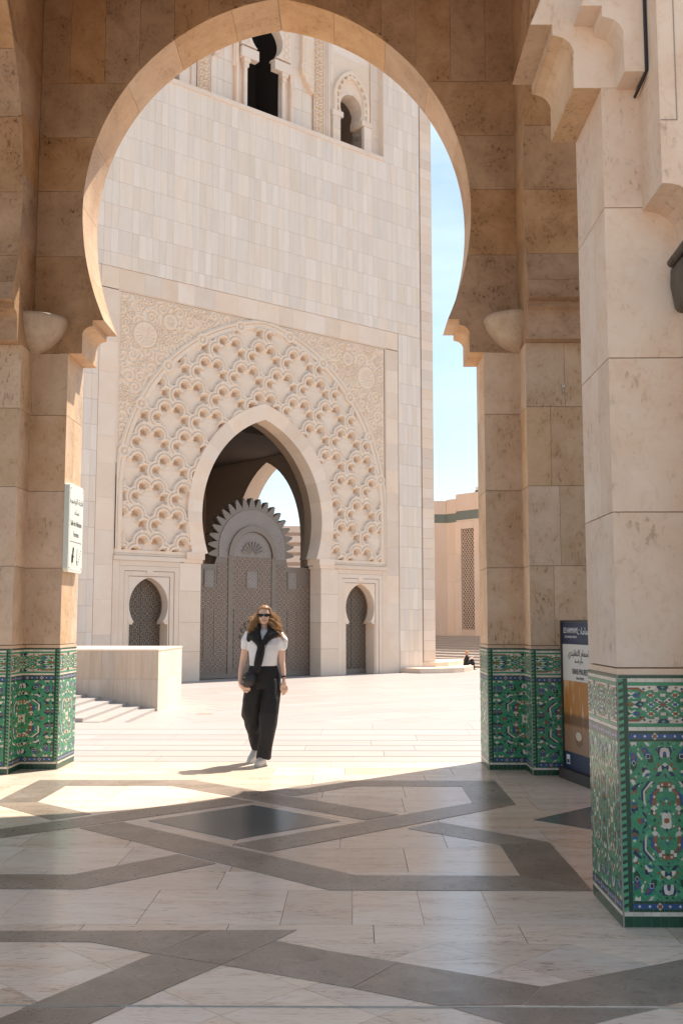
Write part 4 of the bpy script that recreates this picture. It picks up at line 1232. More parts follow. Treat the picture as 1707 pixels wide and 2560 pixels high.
# friezes and field digitised as one quarter; units: photo crop pixels, 2858 per metre
def frieze_q():
    P = []
    a = lambda c, p, h=0: P.append((c, p, h))
    a('w', [(690,402),(1108,402),(1160,495),(1040,492),(1000,492),(945,535),(850,438),(690,437)], 0)
    a('r', [(690,442),(850,442),(945,540),(925,560),(833,487),(690,487)], 1)
    a('n', dia(925,475,24,30), 1); a('r', dia(1010,443,26), 1)
    a('n', [(1115,440),(1150,402),(1205,402),(1205,495),(1155,495)], 0); a('l', [(1205,410),(1205,470),(1172,440)], 1)
    a('r', dia(1105,508,52), 0); a('w', sq(1105,508,33), 1)
    a('r', [(1205,555),(1150,607),(1205,660)], 0); a('w', [(1166,575),(1205,575),(1205,640),(1166,640)], 1)
    a('w', dia(1025,610,66), 0); a('r', sq(1025,610,34), 1)
    a('w', [(690,545),(718,538),(745,568),(772,535),(810,540),(745,608),(700,572)], 0); a('w', [(690,690),(718,688),(745,655),(772,690),(810,688),(745,622),(700,655)], 0)
    a('b', sq(815,615,40), 1); a('n', [(690,585),(725,615),(690,645)], 1); a('r', [(862,585),(885,615),(862,645)], 0)
    a('r', dia(922,718,54), 0); a('w', sq(922,718,32), 1)
    a('n', dia(860,812,72,84), 0); a('l', dia(875,812,30), 1)
    a('w', [(735,745),(850,745),(790,800)], 0); a('r', [(690,775),(735,775),(770,815),(690,815)], 0)
    a('w', [(1120,665),(1195,742),(1150,800),(1065,720)], 0); a('n', sq(1108,715,20), 1); a('n', sq(1155,760,19), 1)
    a('r', [(1160,800),(1180,785),(1205,778),(1205,815),(1160,815)], 1)
    a('w', [(970,815),(1030,755),(1083,815)], 0); a('b', [(1000,785),(1056,785),(1056,815),(1000,815)], 1)
    a('d', dia(1270,680,14) if False else dia(1205,700,14), 1)
    return mir(P, 1205, 815)
def field_q():
    P = []
    cx = 1265
    a = lambda c, p, h=0: P.append((c, [(cx+x, z) for x, z in p], h))
    a('n', [(-115,-268),(-90,-323),(0,-323),(0,-195),(-85,-198)], 0); a('w', [(-78,-240),(-60,-305),(0,-320),(0,-270),(-25,-255),(-30,-192),(-72,-196)], 1); a('b', [(0,-272),(-28,-248),(0,-208)], 1)
    a('w', [(-312,-386),(-258,-386),(-222,-335),(-265,-335)], 0); a('w', [(-520,-386),(-425,-386),(-430,-330),(-462,-360),(-500,-330)], 0)
    a('b', [(-356,-312),(-285,-318),(-222,-250),(-235,-205),(-290,-200),(-345,-255)], 0); a('d', [(-285,-200),(-235,-205),(-222,-250),(-178,-190),(-176,-128),(-250,-125)], 0)
    a('r', dia(-315,-268,26,34), 1); a('w', sq(-255,-205,31), 1); a('n', sq(-255,-205,24), 2)
    a('b', [(-520,-260),(-480,-250),(-425,-210),(-430,-150),(-470,-105),(-520,-150)], 0); a('d', [(-520,-140),(-470,-95),(-430,-140),(-430,-70),(-475,-15),(-520,-50)], 0); a('r', dia(-480,-195,24,36), 1); a('w', dia(-475,-118,38), 1); a('n', dia(-475,-118,29), 2)
    a('w', [(-418,-260),(-390,-245),(-372,-215),(-372,-175),(-392,-190),(-420,-225)], 0)
    a('r', [(-118,-128),(-62,-98),(-108,-72)], 0); a('r', [(-175,-60),(-112,-62),(-135,-20)], 0); a('w', [(-108,-50),(-62,-92),(-48,-22),(-110,-16)], 0)
    a('n', [(0,-70),(-45,-95),(-48,-22),(0,-60)], 0); a('w', [(0,-130),(-45,-98),(0,-75)], 0); a('n', [(-160,50),(-105,-8),(-50,-8),(-90,45)], 0); a('n', [(0,12),(-30,40),(0,40)], 0)
    a('n', [(-355,-62),(-300,-68),(-258,-30),(-300,-38),(-330,5),(-352,-15)], 0); a('w', [(-350,50),(-345,5),(-300,-38),(-240,-25),(-232,0),(-290,8),(-325,50)], 0); a('b', [(-320,55),(-280,15),(-232,20),(-265,50)], 0)
    a('n', [(-225,105),(-265,105),(-375,230),(-375,345),(-345,392),(-345,235)], 0); a('w', [(-225,110),(-186,115),(-320,237),(-310,425),(-345,382),(-345,236)], 1)
    a('b', [(-250,285),(-140,190),(-115,215),(-205,300),(-205,410),(-250,410)], 0)
    a('r', [(-90,205),(-135,200),(-208,280),(-170,306)], 1); a('r', [(-200,292),(-155,302),(-155,412),(-215,412)], 1); a('w', dia(-180,305,22), 2)
    a('w', sq(-112,180,23), 1); a('w', sq(-68,214,23), 1); a('r', [(-95,120),(0,120),(0,160),(-40,190),(-90,190)], 0); a('w', sq(-55,152,14), 2); a('d', [(-40,180),(0,168),(0,200)], 1)
    a('w', [(-240,450),(-205,425),(-185,400),(-165,425),(-128,450),(-165,470),(-185,492),(-205,470)], 1); a('r', dia(-188,508,44,40), 0); a('n', [(-240,480),(-232,505),(-200,545),(-210,500)], 0); a('w', dia(-188,508,26,22), 2)
    a('r', [(-68,362),(-20,390),(-68,416)], 0); a('w', [(0,336),(-20,356),(0,378)], 1); a('b', [(0,305),(-40,345),(-15,345),(0,330)], 0)
    a('w', [(-70,522),(-38,500),(0,512),(0,605),(-70,605)], 0); a('r', [(0,568),(-18,580),(-40,578),(-36,605),(0,605)], 1); a('n', [(0,465),(-22,488),(0,510)], 0)
    a('d', dia(-188,605,24), 0)
    a('w', [(-540,100),(-500,85),(-470,100),(-455,140),(-495,165)], 0); a('r', [(-510,75),(-450,55),(-452,98)], 0); a('n', [(-530,200),(-480,170),(-395,120),(-400,150),(-490,240)], 0); a('r', [(-450,205),(-440,275),(-485,250),(-540,275),(-520,250)], 0)
    a('w', dia(-495,355,22), 1); a('b', [(-540,380),(-495,370),(-430,385),(-495,420)], 0); a('r', [(-535,405),(-495,425),(-435,392),(-432,420),(-495,455),(-535,430)], 0); a('n', [(-535,440),(-495,462),(-432,428),(-432,480),(-470,480),(-485,520),(-530,480)], 0)
    a('r', [(-440,605),(-430,575),(-395,565),(-365,570),(-385,605)], 0); a('b', [(-385,605),(-365,575),(-310,605)], 0); a('n', [(-365,490),(-305,530),(-305,580),(-360,520)], 0); a('w', [(-340,605),(-325,588),(-305,605)], 1)
    a('w', [(-545,-30),(-520,-40),(-500,0),(-530,30)], 0)
    return mir(P, cx, 605)

def zellige(P, U, Nn, width, sep=False, rope=True, flip=False, cut=None, name='mosaic_dado', pat_w=0.36, pat_off=None, detail=True):
    """P: foot of the face at its outer corner; U: along the face away from that corner"""
    P = np.array((*P, 0.0)); U = np.array((*U, 0.0)); Nn = np.array((*Nn, 0.0)); V = np.array((0, 0, 1.0))
    bk = MB(); bk.prism([(0, 0), (width, 0), (width, 1.235), (0, 1.235)], P-Nn*0.02, U, V, Nn, 0.026)
    dado = fix_normals(pv(bk.build(name, M['grout'], pav)))
    items = []                                   # colour, poly (x along, z up), layer
    def rect(c, x0, x1, z0, z1, h=0): items.append((c, [(x0, z0), (x1, z0), (x1, z1), (x0, z1)], h))
    def trow(c, z0, z1, step, x0, x1, h=0):
        x = x0
        while x < x1-1e-4:
            w_ = min(step*random.uniform(.94, 1.06), x1-x)
            if x1-x-w_ < step*.3: w_ = x1-x
            rect(c, x+.0008, x+w_-.0008, z0+.0008, z1-.0008, h); x += w_
    X0 = 0.047 if rope else 0.001
    W_ = width-0.001
    trow('d', 0.004, 0.056, 0.045, 0.001, W_); trow('w', 0.057, 0.077, 0.045, 0.001, W_)
    for za in (0.078, 0.905):
        trow('d', za, za+.014, .05, X0, W_); trow('d', za+.038, za+.052, .05, X0, W_)
        rect('b', X0, W_, za+.0145, za+.0375)
        x = X0+.03; k_ = 0
        while x < W_-.02:
            if k_ % 3 == 2: items.append(('w', dia(x, za+.026, .017, .019), 1)); items.append(('r', sq(x, za+.026, .009), 2))
            else: items.append(('w', dia(x, za+.026, .0075), 1))
            x += .05; k_ += 1
    zf0, zf1 = 0.131, 0.904
    trow('w', .958, .977, .045, X0, W_); trow('g', .978, .994, .08, X0, W_)
    zr0, zr1 = .995, 1.182
    trow('g', 1.183, 1.199, .08, X0, W_); trow('w', 1.200, 1.219, .045, X0, W_); trow('d', 1.220, 1.234, .05, 0.001, W_)
    if rope:
        z = .079
        while z < 1.215:
            items.append(('l' if int(round(z/.0175)) % 2 else 'd', [(0.001, z), (.024, z+.008), (.024, min(z+.0235, 1.218)), (0.001, min(z+.0155, 1.218))], 0)); z += .0175
        z = .079
        while z < 1.215: rect('d', .0255, .0455, z, min(z+.05, 1.218)); z += .0508
    # green ground of small cut pieces
    gs = .030 if sep else .045
    for z0, z1 in ((zf0, zf1), (zr0, zr1)):
        for i in range(-2, int((W_+z1-z0)/gs)+3):
            for j in range(-int((W_)/gs)-2, int((z1-z0)/gs)+3):
                cx_ = X0+(i-j)*gs/2; cz_ = z0+(i+j)*gs/2; e_ = gs/2-.0009
                q = [(cx_, cz_-e_), (cx_+e_, cz_), (cx_, cz_+e_), (cx_-e_, cz_)]
                q = clip_rect(q, X0, W_, z0, z1)
                if q: items.append((random.choice('gggggggl') if sep else 'g', q, -1))
                pwid = pat_w/2; c0_ = (X0+pat_w/2) if pat_off is None else pat_off
                mu = abs(((cx_-c0_+pwid) % pat_w)-pwid); mv = abs(cz_-(z0+z1)/2)
                hk = (int(round(mu/gs*2))*73 + int(round(mv/gs*2))*191) % 17
                if hk < 6:
                    e2 = gs*(.20 if hk % 2 else .14)
                    q = clip_rect([(cx_, cz_-e2*1.25), (cx_+e2, cz_), (cx_, cz_+e2*1.25), (cx_-e2, cz_)], X0, W_, z0, z1)
                    if q: items.append(('nwrdwn'[hk], q, -.55))
    # patterns, repeated along the face
    fq, rq = field_q(), frieze_q()
    pw = pat_w
    c0 = (X0+pw/2) if pat_off is None else pat_off
    kk = -3
    while c0+kk*pw-pw/2 < W_:
        cxm = c0+kk*pw
        kk += 1
        if cxm+pw/2 < X0: continue
        for (src, cx, half, zc_, hh, z0, z1) in ((fq, 1265, 540, 605, 995, zf0, zf1), (rq, 1205, 515, 815, 415, zr0, zr1)):
            for c, p, h in src:
                q = [(cxm+(x-cx)/half*pw/2, (z0+z1)/2-(zz-zc_)/hh*(z1-z0)/2) for x, zz in p]
                q = clip_rect(q, X0, W_, z0, z1)
                if q: items.append((c, q, h))
    mb = MB(); nsep = 0
    def area(p): return abs(sum(p[i][0]*p[(i+1) % len(p)][1]-p[(i+1) % len(p)][0]*p[i][1] for i in range(len(p))))/2
    order = sorted(range(len(items)), key=lambda i: -area(items[i][1]))
    big = set([i for i in order if items[i][2] >= 0][:290]) if sep else set()
    for i, (c, p, h) in enumerate(items):
        if len(p) < 3 or area(p) < 2e-6: continue
        th = 0.0015+0.0007*(h+1)
        if i in big:
            m2 = MB(); m2.prism(p, P+Nn*0.0058, U, V, Nn, th, back=False)
            o = fix_outward(pv(m2.build('zellige_tile', ZM[ZK.index(c)], dado)), Nn)
        else:
            mb.mi = ZK.index(c); mb.tone = random.random()
            mb.prism(p, P+Nn*0.0058, U, V, Nn, th, back=False)
    if mb.f:
        o = fix_outward(pv(mb.build('small_tiles', ZM, dado)), Nn); o['kind'] = 'stuff'
    return dado
def fix_outward(o, Nn):
    # every front face has its prism normal along Nn; flip islands that came out reversed
    bm = bmesh.new(); bm.from_mesh(o.data); bmesh.ops.recalc_face_normals(bm, faces=bm.faces)
    bm.to_mesh(o.data); bm.free(); return o
a_, h_ = ARM, HW
# near pier: front of the left arm, end of the left arm
zellige((XN-a_, YN-h_), (1, 0), (0, -1), a_-h_, sep=True, pat_w=0.353)
zellige((XN-a_, YN-h_), (0, 1), (-1, 0), 2*h_, rope=False, pat_w=0.32)
# far right pier
zellige((XR-a_, YF-h_), (1, 0), (0, -1), a_-h_, pat_off=a_-h_, pat_w=.60)
zellige((XR-a_, YF-h_), (0, 1), (-1, 0), 2*h_, rope=False, pat_w=.60)
zellige((XR-h_, YF-a_), (1, 0), (0, -1), 2*h_, pat_off=.36, pat_w=.60)
zellige((XR-h_, YF-a_), (0, 1), (-1, 0), a_-h_-.007, rope=False, pat_w=.60)
# far left pier
zellige((XL+a_, YF-h_), (-1, 0), (0, -1), a_-h_, pat_off=a_-h_, pat_w=.60)
zellige((XL+a_, YF-h_), (0, 1), (1, 0), 2*h_, rope=False, pat_w=.60)
zellige((XL+h_, YF-a_), (-1, 0), (0, -1), 2*h_, pat_off=.36, pat_w=.60)
zellige((XL+h_, YF-a_), (0, 1), (1, 0), a_-h_-.007, rope=False, pat_w=.60)

# ================================================================== SIGNS
INK = plain('sign_ink', (0.03, 0.03, 0.03), 0.6)
WHT = plain('sign_white_ink', (0.75, 0.75, 0.75), 0.6)
def text(body, size, mat, parent, name='lettering', loc=(0, 0, 0), sx=1.0, align='CENTER'):
    cu = bpy.data.curves.new(name, 'FONT'); cu.body = body; cu.size = size; cu.align_x = align; cu.align_y = 'CENTER'; cu.extrude = 0.0004; cu.resolution_u = 3
    o = bpy.data.objects.new(name, cu)
    me = evaluated(o)
    me.materials.clear(); me.materials.append(mat)
    o = bpy.data.objects.new(name, me); C.objects.link(o); o.parent = parent
    o.rotation_euler = (R(90), 0, 0); o.location = loc; o.scale = (sx, 1, 1)
    return o
def shape(body_fn, mat, parent, name):
    m2 = MB(); body_fn(m2); return fix_normals(m2.build(name, mat, parent))
def ar(s): return s
# Arabic in presentation forms, written left to right as it appears
AR1 = '\uFE80\uFEEE\uFEBF\uFEEE\uFEDF\u0627 \uFE94\uFECB\uFE8E\uFED7'
AR2 = '\uFE80\uFE8E\uFEB4\uFEE7'
AR3 = '\uFEF1\uFEAA\uFEF4\uFEE0\uFED8\uFE98\uFEDF\u0627 \uFEE1\uFE8E\uFEE4\uFEA4\uFEDF\u0627'
AR4 = '\uFE95\uFE8E\uFEE3\uFE8E\uFEE4\uFEA4\uFEDF\u0627'
AR5 = '\uFE80\uFE8E\uFEB4\uFEE8\uFEDF\u0627 \uFE9D\uFE8E\uFEE8\uFE9F'

def rrect(w_, h_, r, n=5):
    o = []
    for cx, cz, a0 in ((w_/2-r, h_/2-r, 0), (-w_/2+r, h_/2-r, 90), (-w_/2+r, -h_/2+r, 180), (w_/2-r, -h_/2+r, 270)):
        o += [(cx+r*math.cos(R(a0+90*i/n)), cz+r*math.sin(R(a0+90*i/n))) for i in range(n+1)]
    return o
# direction board on the left pier
sg_ = empty('direction_sign', (XL+ARM+0.006, YF-0.055, 2.50), R(90))
tag(sg_, 'white rounded direction board with black Arabic and French lettering on left pier', 'sign')
SW, SH = 0.56, 0.94
m2 = MB(); m2.prism(rrect(SW, SH, .05), (0, 0, 0), (1,0,0), (0,0,1), (0,-1,0), 0.055)
board = fix_normals(m2.build('board', plain('board_white', (0.68, 0.70, 0.62), 0.35), sg_))
m2 = MB(); m2.prism(rrect(SW-.05, SH-.05, .04), (0, -.0555, 0), (1,0,0), (0,0,1), (0,-1,0), 0.002); fix_normals(m2.build('face_plate', plain('plate_white', (0.72, 0.74, 0.66), 0.3), sg_))
y_ = -.0585
text(AR1, .085, INK, sg_, loc=(0, y_, .29), sx=1.25); text(AR2, .085, INK, sg_, loc=(0.02, y_, .175), sx=1.25)
text('Salle des Ablutions', .082, INK, sg_, loc=(0, y_, .05), sx=.70); text('Femmes', .082, INK, sg_, loc=(0, y_, -.065), sx=.80)
shape(lambda m: m.box(-.22, .23, y_, y_+.001, -.150, -.143), INK, sg_, 'divider')
def arrow(m):
    m.box(.055, .072, y_, y_+.001, -.36, -.21)
    m.prism([(.04, -.345), (.087, -.345), (.0635, -.40)], (0, y_+.001, 0), (1,0,0), (0,0,1), (0,-1,0), .001)
    for i in range(6): m.box(.20-.021*i, .222-.021*i, y_, y_+.001, -.235-.03*i, -.222-.03*i)
shape(arrow, INK, sg_, 'stair_arrow')
def tap(m):
    m.tube([(-.10, y_, -.21), (-.115, y_, -.27), (-.135, y_, -.29), (-.14, y_, -.37)], [.012, .012, .016, .013], 6)
    m.tube([(-.115, y_, -.28), (-.085, y_, -.31), (-.06, y_, -.30)], .005, 5)
shape(tap, INK, sg_, 'pictogram')
shape(lambda m: [m.box(-.17, -.05, y_, y_+.001, z, z+.003) for z in (-.195, -.395)], plain('sign_grey', (.4, .4, .38), .5), sg_, 'pictogram_frame')
for sx_ in (-1, 1):
    for sz_ in (-1, 1):
        m2 = MB(); m2.smooth = True; m2.lathe([(0.0001, .004), (.008, .003), (.01, 0)], 8); o = m2.build('screw', plain('screw_steel', (.5, .5, .48), .4, metal=.8), sg_); o.rotation_euler = (R(90), 0, 0); o.location = (sx_*.23, y_, sz_*.42)

# advertising banner standing between the right piers
bx0, by0 = 2.055, 10.38; bx1, by1 = 2.20, 9.62
ang_ = math.atan2(by1-by0, bx1-bx0); BL = math.hypot(bx1-bx0, by1-by0)
bn = empty('banner_stand', (bx0, by0, 0.0), ang_)
tag(bn, 'tall advertising banner for bath house leaning between the two right piers', 'banner')
NAVY = plain('banner_navy', (0.012, 0.024, 0.065), 0.45)
m2 = MB(); m2.box(0, BL, 0.0, 0.02, 0.10, 1.50); m2.build('panel', plain('banner_white', (0.62, 0.60, 0.56), .45), bn)
m2 = MB(); m2.box(-.035, -.001, -.01, .03, 0.0, 1.52); m2.box(BL+.001, BL+.035, -.01, .03, 0, 1.52); m2.box(-.001, BL+.001, -.008, .03, 1.501, 1.522); m2.build('frame', plain('frame_dark', (0.05, .048, .045), .4, metal=.4), bn)
m2 = MB(); m2.box(-.02, BL+.02, -.06, .10, 0.0, .099); m2.build('foot', plain('foot_dark', (0.045, .035, .03), .6), bn)
def bp_(z0, z1, mat, nm, y=-.002): 
    m2 = MB(); m2.box(.004, BL-.004, y, -.0005, z0, z1); return m2.build(nm, mat, bn)
bp_(1.29, 1.50, NAVY, 'header'); bp_(.10, .26, NAVY, 'footer')
# photo print of hands pouring oil over a bowl: streaks of amber over brown
def print_mat():
    m, t, b = new_mat('banner_print')
    co = t.nodes.new('ShaderNodeTexCoord'); sep = t.nodes.new('ShaderNodeSeparateXYZ'); t.links.new(co.outputs['Object'], sep.inputs[0])
    mp_ = t.nodes.new('ShaderNodeMapping'); mp_.inputs['Scale'].default_value = (9, 1, 1.4); t.links.new(co.outputs['Object'], mp_.inputs[0])
    n = N(t, 'ShaderNodeTexNoise', Scale=2.0, Detail=3.0); t.links.new(mp_.outputs[0], n.inputs['Vector'])
    g = ramp(t, sep.outputs[2], 0.45, 0.62)
    c = mixc(t, g, (0.30, 0.17, 0.10), (0.42, 0.17, 0.03))
    c = mixc(t, math2(t, 'MULTIPLY', ramp(t, n.outputs[0], .55, .68), g), c, (0.75, 0.52, 0.32))
    dark = math2(t, 'MULTIPLY', ramp(t, sep.outputs[2], .50, .53), math2(t, 'SUBTRACT', 1.0, ramp(t, sep.outputs[2], .60, .64)))
    c = mixc(t, math2(t, 'MULTIPLY', dark, .8), c, (0.10, 0.045, 0.02))
    t.links.new(c, b.inputs['Base Color']); b.inputs['Roughness'].default_value = .4
    return m
bp_(.26, .94, print_mat(), 'photo_print')
m2 = MB()
m2.prism([(.36+.085*math.cos(a), .40+.075*math.sin(a)) for a in np.linspace(0, 2*math.pi, 20)[:-1]], (0,-.0025,0), (1,0,0), (0,0,1), (0,-1,0), .0008); m2.build('bowl_print', plain('bowl_brown', (.22, .11, .05), .5), bn)
m2 = MB(); m2.prism([(.36+.07*math.cos(a), .425+.042*math.sin(a)) for a in np.linspace(0, 2*math.pi, 20)[:-1]], (0,-.0035,0), (1,0,0), (0,0,1), (0,-1,0), .0008); m2.build('milk_print', plain('milk', (.62, .50, .38), .5), bn)
text('LES HAMMAMS', .075, WHT, bn, loc=(.215, -.003, 1.42), sx=.72); text(AR4, .095, WHT, bn, loc=(.56, -.003, 1.415), sx=1.0)
text('DE LA MOSQUEE HASSAN II', .03, WHT, bn, loc=(.22, -.003, 1.36), sx=.8)
text(AR3, .085, INK, bn, loc=(.40, -.003, 1.205), sx=1.0); text(AR5, .045, INK, bn, loc=(.40, -.003, 1.13)); text('BAINS MAURES', .078, INK, bn, loc=(.42, -.003, 1.03), sx=.70); text('ESPACE FEMMES', .032, INK, bn, loc=(.42, -.003, .968), sx=.8)
m2 = MB(); m2.box(.05, .13, -.003, -.002, .14, .23); m2.build('emblem', WHT, bn)
m2 = MB(); m2.box(.062, .118, -.0042, -.0032, .15, .185); m2.build('emblem_inner', NAVY, bn)
# ================================================================== BACKGROUND BUILDINGS
def unz(x, y, z):
    tl, yw = R(6.0595), R(0.6902)
    f = np.array([-math.sin(yw)*math.cos(tl), math.cos(yw)*math.cos(tl), math.sin(tl)])
    r_ = np.array([math.cos(yw), math.sin(yw), 0]); u_ = np.cross(r_, f)
    d = f + r_*(x-853.5)/2600 + u_*(1280-y)/2600
    t = (z-1.5)/d[2]
    return (d[0]*t, d[1]*t)
bl = empty('annex_building', (7.76, 87.0, -0.2175), R(-50), 1.145)
tag(bl, 'pale stone annex with dark tile frieze and lattice window beyond the stairs', 'building')
BM = M['bldg']
m2 = MB(); m2.box(0.0, 22, 0.25, 9, -1.3, 10.2); m2.build('wall_core', M['facade_core'], bl)
# panels of the wall either side of the lattice window
def wpan(x0, x1, z0, z1, nm='wall_panel', y=0.0): 
    q_ = MB(); q_.box(x0+.006, x1-.006, y, .249, z0+.004, z1-.004); return q_.build(nm, BM, bl)
zl = [0.4, 2.4, 4.4, 6.4, 8.75]
for (a, b) in ((0.02, .75), (.75, 1.42), (2.68, 3.4), (3.4, 4.3), (4.3, 5.4), (5.4, 6.6), (6.6, 8.0), (8.0, 10.0), (10.0, 13.0), (13.0, 17.0), (17.0, 22.0)):
    for z0, z1 in zip(zl[:-1], zl[1:]): wpan(a, b, z0, z1)
wpan(1.42, 2.68, .4, 1.0); wpan(1.42, 2.68, 8.2, 8.75)
for (a, b, t_) in ((0.02, 1.0, 10.45), (1.0, 3.0, 10.75), (3.0, 6.0, 10.75), (6.0, 12.0, 10.75), (12.0, 22.0, 10.75)): wpan(a, b, 9.38+(.12 if a >= 1 else 0), t_, 'parapet_block', -.04)
FR = girih('tile_frieze', (0.045, 0.075, 0.065), (0.22, 0.24, 0.20), 3.2, 0.0)
q_ = MB(); q_.box(0.02, 1.0, -.02, .2, 8.76, 9.37); q_.box(1.001, 22, -.03, .2, 8.86, 9.49); q_.build('tile_frieze', FR, bl)
q_ = MB(); q_.box(1.0, 22, -.02, .2, 8.755, 8.855); q_.build('string_course', BM, bl)
q_ = MB(); q_.box(1.43, 2.67, .20, .24, 1.0, 8.2); lw = q_.build('lattice_window', plain('lattice_dark', (.11, .065, .04), .9), bl)
q_ = MB(); nb = 5; pw_ = 1.24/nb; ph = .30
for i in range(-26, nb+1):
    for sgn in (1, -1):
        pass
rows_ = int(7.2/ph)
for r0 in range(rows_):
    for c0 in range(nb):
        cx = 1.43+pw_*(c0+.5); cz_ = 1.0+ph*(r0+.5)
        for (ax, az), (bx_, bz_) in (((-pw_/2, 0), (0, ph/2)), ((0, ph/2), (pw_/2, 0)), ((pw_/2, 0), (0, -ph/2)), ((0, -ph/2), (-pw_/2, 0))):
            q_.tube([(cx+ax, .12, cz_+az), (cx+bx_, .12, cz_+bz_)], .03, 4, cap=False)
q_.build('lattice_bars', BM, lw)
# short return wall
q_ = MB(); v = np.array([-.643, -.766]); 
rt = MB(); rt.prism([(0.25, 0.2), (0.02, -.0), (v[0]*9, v[1]*9), (v[0]*9-.6, v[1]*9+.5), (-.6, .9)], (0, 0, -1.3), (1,0,0), (0,1,0), (0,0,1), 10.05)
fix_normals(rt.build('return_wall', BM, bl))
rt = MB(); rt.prism([(0.002, -.03), (v[0]*9, v[1]*9-.03), (v[0]*9-.6, v[1]*9+.5), (-.6, .5)], (0, 0, 8.76), (1,0,0), (0,1,0), (0,0,1), .61)
fix_normals(rt.build('tile_frieze', FR, bl))
rt = MB(); rt.prism([(0.002, -.05), (v[0]*9, v[1]*9-.05), (v[0]*9-.6, v[1]*9+.5), (-.6, .5)], (0, 0, 9.38), (1,0,0), (0,1,0), (0,0,1), 1.0)
fix_normals(rt.build('parapet_block', BM, bl))
q_ = MB(); q_.box(-.4, .045, .02, .8, -1.3, 10.38); q_.build('corner_block', BM, bl)
# stair in front of the annex
sr = empty('annex_stairs', (7.76, 87.0, PLZ), R(-50))
tag(sr, 'broad flight of pale stone steps climbing to the annex wall', 'stairs')
for i in range(12):
    q_ = MB(); y0 = -13.4+1.1*i
    q_.box(-12, 22, y0, -0.02, .147*i+.001, .147*(i+1)-.03); q_.box(-12, 22, y0-.03, -0.02, .147*(i+1)-.03, .147*(i+1))
    q_.build('step', M['plaza'], sr)
# stepped base at the foot of the minaret corner
tb = empty('stepped_base', (*unz(1100, 1683, PLZ), PLZ))
tag(tb, 'two tier curved stone base at the right corner of the minaret', 'steps')
ox, oy = tb.location.x, tb.location.y
def tier(px, z0, z1, back, nm):
    pts = [unz(x, y, PLZ+z0) for x, y in px]
    pts = pts + back
    pts = [(x-ox, y-oy) for x, y in pts]
    q_ = MB(); q_.prism(pts, (0, 0, z0+.001), (1,0,0), (0,1,0), (0,0,1), z1-z0-.001)
    return fix_normals(q_.build(nm, M['facade_plain'], tb))
tier([(1001, 1681.5), (1050, 1683.8), (1100, 1683), (1135, 1682), (1160, 1680.5), (1176, 1678), (1183, 1675)], 0, .27, [(7.6, 67), (3.0, 67)], 'lower_tier')
tier([(1053, 1667.6), (1090, 1667.4), (1120, 1666), (1144, 1663.5)], .27, .53, [(6.9, 66.5), (3.6, 66.5)], 'upper_tier')
# floodlight on the annex roof
p = unz(1185, 1228, 10.8)
fl = empty('floodlight', (10.1, 84.5, 12.1), R(-50)); tag(fl, 'small white floodlight box on the annex roof edge', 'floodlight')
q_ = MB(); q_.box(-.17, .17, -.1, .1, .14, .42); q_.build('housing', plain('flood_white', (.6, .6, .58), .5), fl)
q_ = MB(); q_.box(-.19, .19, -.12, .12, 0.0, .139); q_.build('bracket', plain('flood_dark', (.04, .05, .055), .5), fl)
# building seen through the portal
fb = empty('distant_building', (-6.5, 120, PLZ)); tag(fb, 'far sandy building seen through the open side arch of the portal', 'building')
q_ = MB(); q_.box(-16, 16, 0.3, 12, 0, 13.6); q_.build('wall', BM, fb)
for i in range(7):
    q_ = MB(); q_.box(-16.1, 16.1, -.1-.12*(i % 2), .3, 13.2-1.15*i, 13.95-1.15*i); q_.build('cornice', BM, fb)
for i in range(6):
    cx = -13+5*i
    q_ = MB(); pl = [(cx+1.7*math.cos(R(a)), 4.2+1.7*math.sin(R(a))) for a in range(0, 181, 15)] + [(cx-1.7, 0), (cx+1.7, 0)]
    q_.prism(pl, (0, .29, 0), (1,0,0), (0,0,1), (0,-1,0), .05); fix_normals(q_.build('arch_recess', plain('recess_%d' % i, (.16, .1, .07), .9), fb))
# ================================================================== PEOPLE
def capsule(mb, a, b, ra, rb, n=12):
    a, b = np.array(a, float), np.array(b, float)
    L = np.linalg.norm(b-a); t = (b-a)/max(L, 1e-6)
    pts, rr = [], []
    for k_ in range(5):
        al = math.pi/2*(1-k_/4); pts.append(a-t*ra*math.sin(al)); rr.append(max(ra*math.cos(al), ra*.02))
    for k_ in range(5):
        al = math.pi/2*k_/4; pts.append(b+t*rb*math.sin(al)); rr.append(max(rb*math.cos(al), rb*.02))
    mb.tube(pts, rr, n)
def chain(mb, pts, rad, n=12):
    for p, q, a, b in zip(pts[:-1], pts[1:], rad[:-1], rad[1:]): capsule(mb, p, q, a, b, n)
def ellipsoid(mb, c, r, nu=20, nv=14):
    rings = []
    for j in range(nv+1):
        th = math.pi*(j/nv)*0.998+0.001*math.pi
        rings.append([(c[0]+r[0]*math.sin(th)*math.cos(2*math.pi*i/nu), c[1]+r[1]*math.sin(th)*math.sin(2*math.pi*i/nu), c[2]-r[2]*math.cos(th)) for i in range(nu)])
    mb.loft(rings)
def stations(mb, st, n=24, pw=2.3):
    rings = []
    for (z, cx, hx, hy, cy) in st:
        ring = []
        for i in range(n):
            a = 2*math.pi*i/n; ca, sa = math.cos(a), math.sin(a)
            ring.append((cx+hx*math.copysign(abs(ca)**(2/pw), ca), cy+hy*math.copysign(abs(sa)**(2/pw), sa), z))
        rings.append(ring)
    mb.loft(rings)
